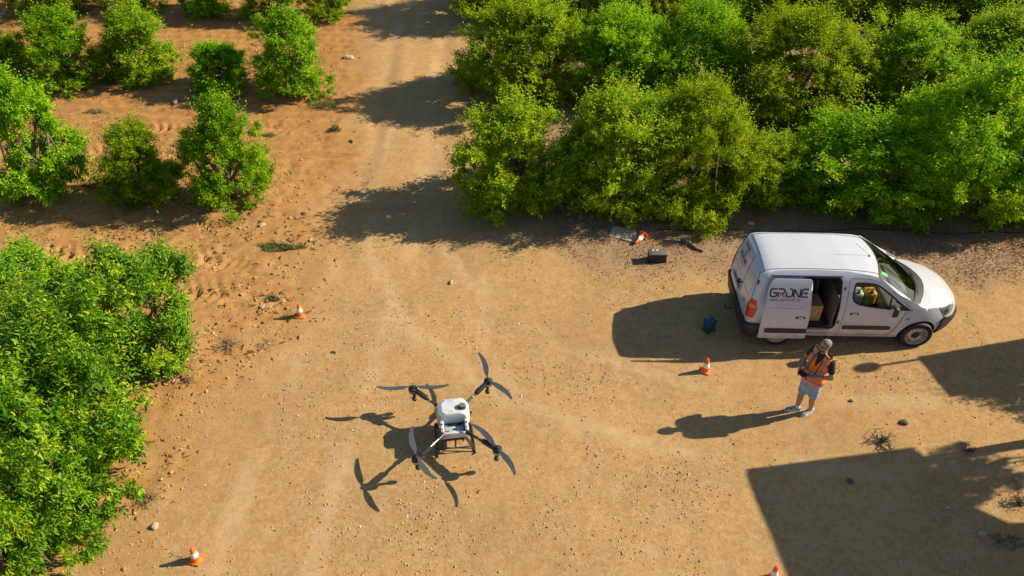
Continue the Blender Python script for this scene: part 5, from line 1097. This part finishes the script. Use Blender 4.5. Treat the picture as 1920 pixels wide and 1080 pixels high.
b = MB(); b.tube([(.06, -.06, 2.9), (.06, -.06, 3.62)], .028, 8); b.build('pole', M_STEEL, t); b = MB(); b.ell((.06, -.06, 3.76), (.13, .13, .16), 18, 12); b.build('pole_ball', mat('ball_white', (.70, .70, .66), .4), t)  # plain ball on a pole, guessed from a round shadow
H2 = 3.5; off = Vector((-sx * H2, -sy * H2, H2)); t = thing('unseen_shelter', (9.6 - 5.0 + off.x, 6.5 + off.y, 0), 0, 'unseen flat-roofed shelter on timber posts, shaped to cast the large yard shadow', 'shelter'); o0 = t.location
G = [(4.14, 8.99), (4.38, 7.03), (4.75, 4.2), (11.0, 4.2), (11.0, 8.10), (8.1, 8.05), (7.55, 8.45), (7.15, 9.50)]; RP = [(x + off.x - o0.x, y + off.y - o0.y) for x, y in G]  # added shelter: roof outline taken from the shadow it has to cast
b = MB(); b.extrude(RP, .10, Matrix.Translation((0, 0, H2 - .05))); b.build('roof', M_SHEET, t, smooth=False)
for q in np.linspace(.03, .97, 15):
    a_ = Vector(RP[7]).lerp(Vector(RP[0]), q); b = MB(); b.tube([(a_.x, a_.y + .10, H2 + .04), (a_.x + .05, a_.y - .35, H2 + .06)], .075 + .03 * math.sin(q * 37), 8); b.build('shadow_edge_tile', M_ROOFT, t)  # tile shapes added to give the cast shadow edge its bumps
for i, (x, y) in enumerate(((RP[0][0] + .35, RP[0][1] - .25), (RP[2][0] + .4, RP[2][1] + .3), (RP[3][0] - .3, RP[3][1] + .3), (RP[4][0] - .3, RP[4][1] - .3), (RP[7][0] - .3, RP[7][1] - .3))): b = MB(); b.box((x, y, (H2 - .05) / 2 - .03), (.14, .14, H2 - .06), bev=.01); b.build('post', M_WOOD, t)
for q in np.linspace(.12, .9, 4): b = MB(); y = RP[2][1] + (RP[4][1] - RP[2][1]) * q; b.box(((RP[1][0] + RP[3][0]) / 2 + .25, y, H2 - .12), (abs(RP[3][0] - RP[1][0]) - .7, .10, .14), bev=.005); b.build('beam', M_WOOD, t)
tt = citrus('s0', 12.7, 10.0, 1.25, 1.75, 'high-stemmed citrus tree growing against the open shelter', 'citrus trees between the sheds', rz=.3)
for ch in tt.children:
    if ch.name.startswith('crown'): ch.location.z = 2.75  # crown lifted to fray the shadow edge and keep the gap beside it sunlit
    else: ch.scale = (.45, .45, 1.25)
citrus('s1', 12.6, 11.75, 1.8, 2.6, 'citrus tree in front of the limewashed shed', 'citrus trees between the sheds', rz=1.3)
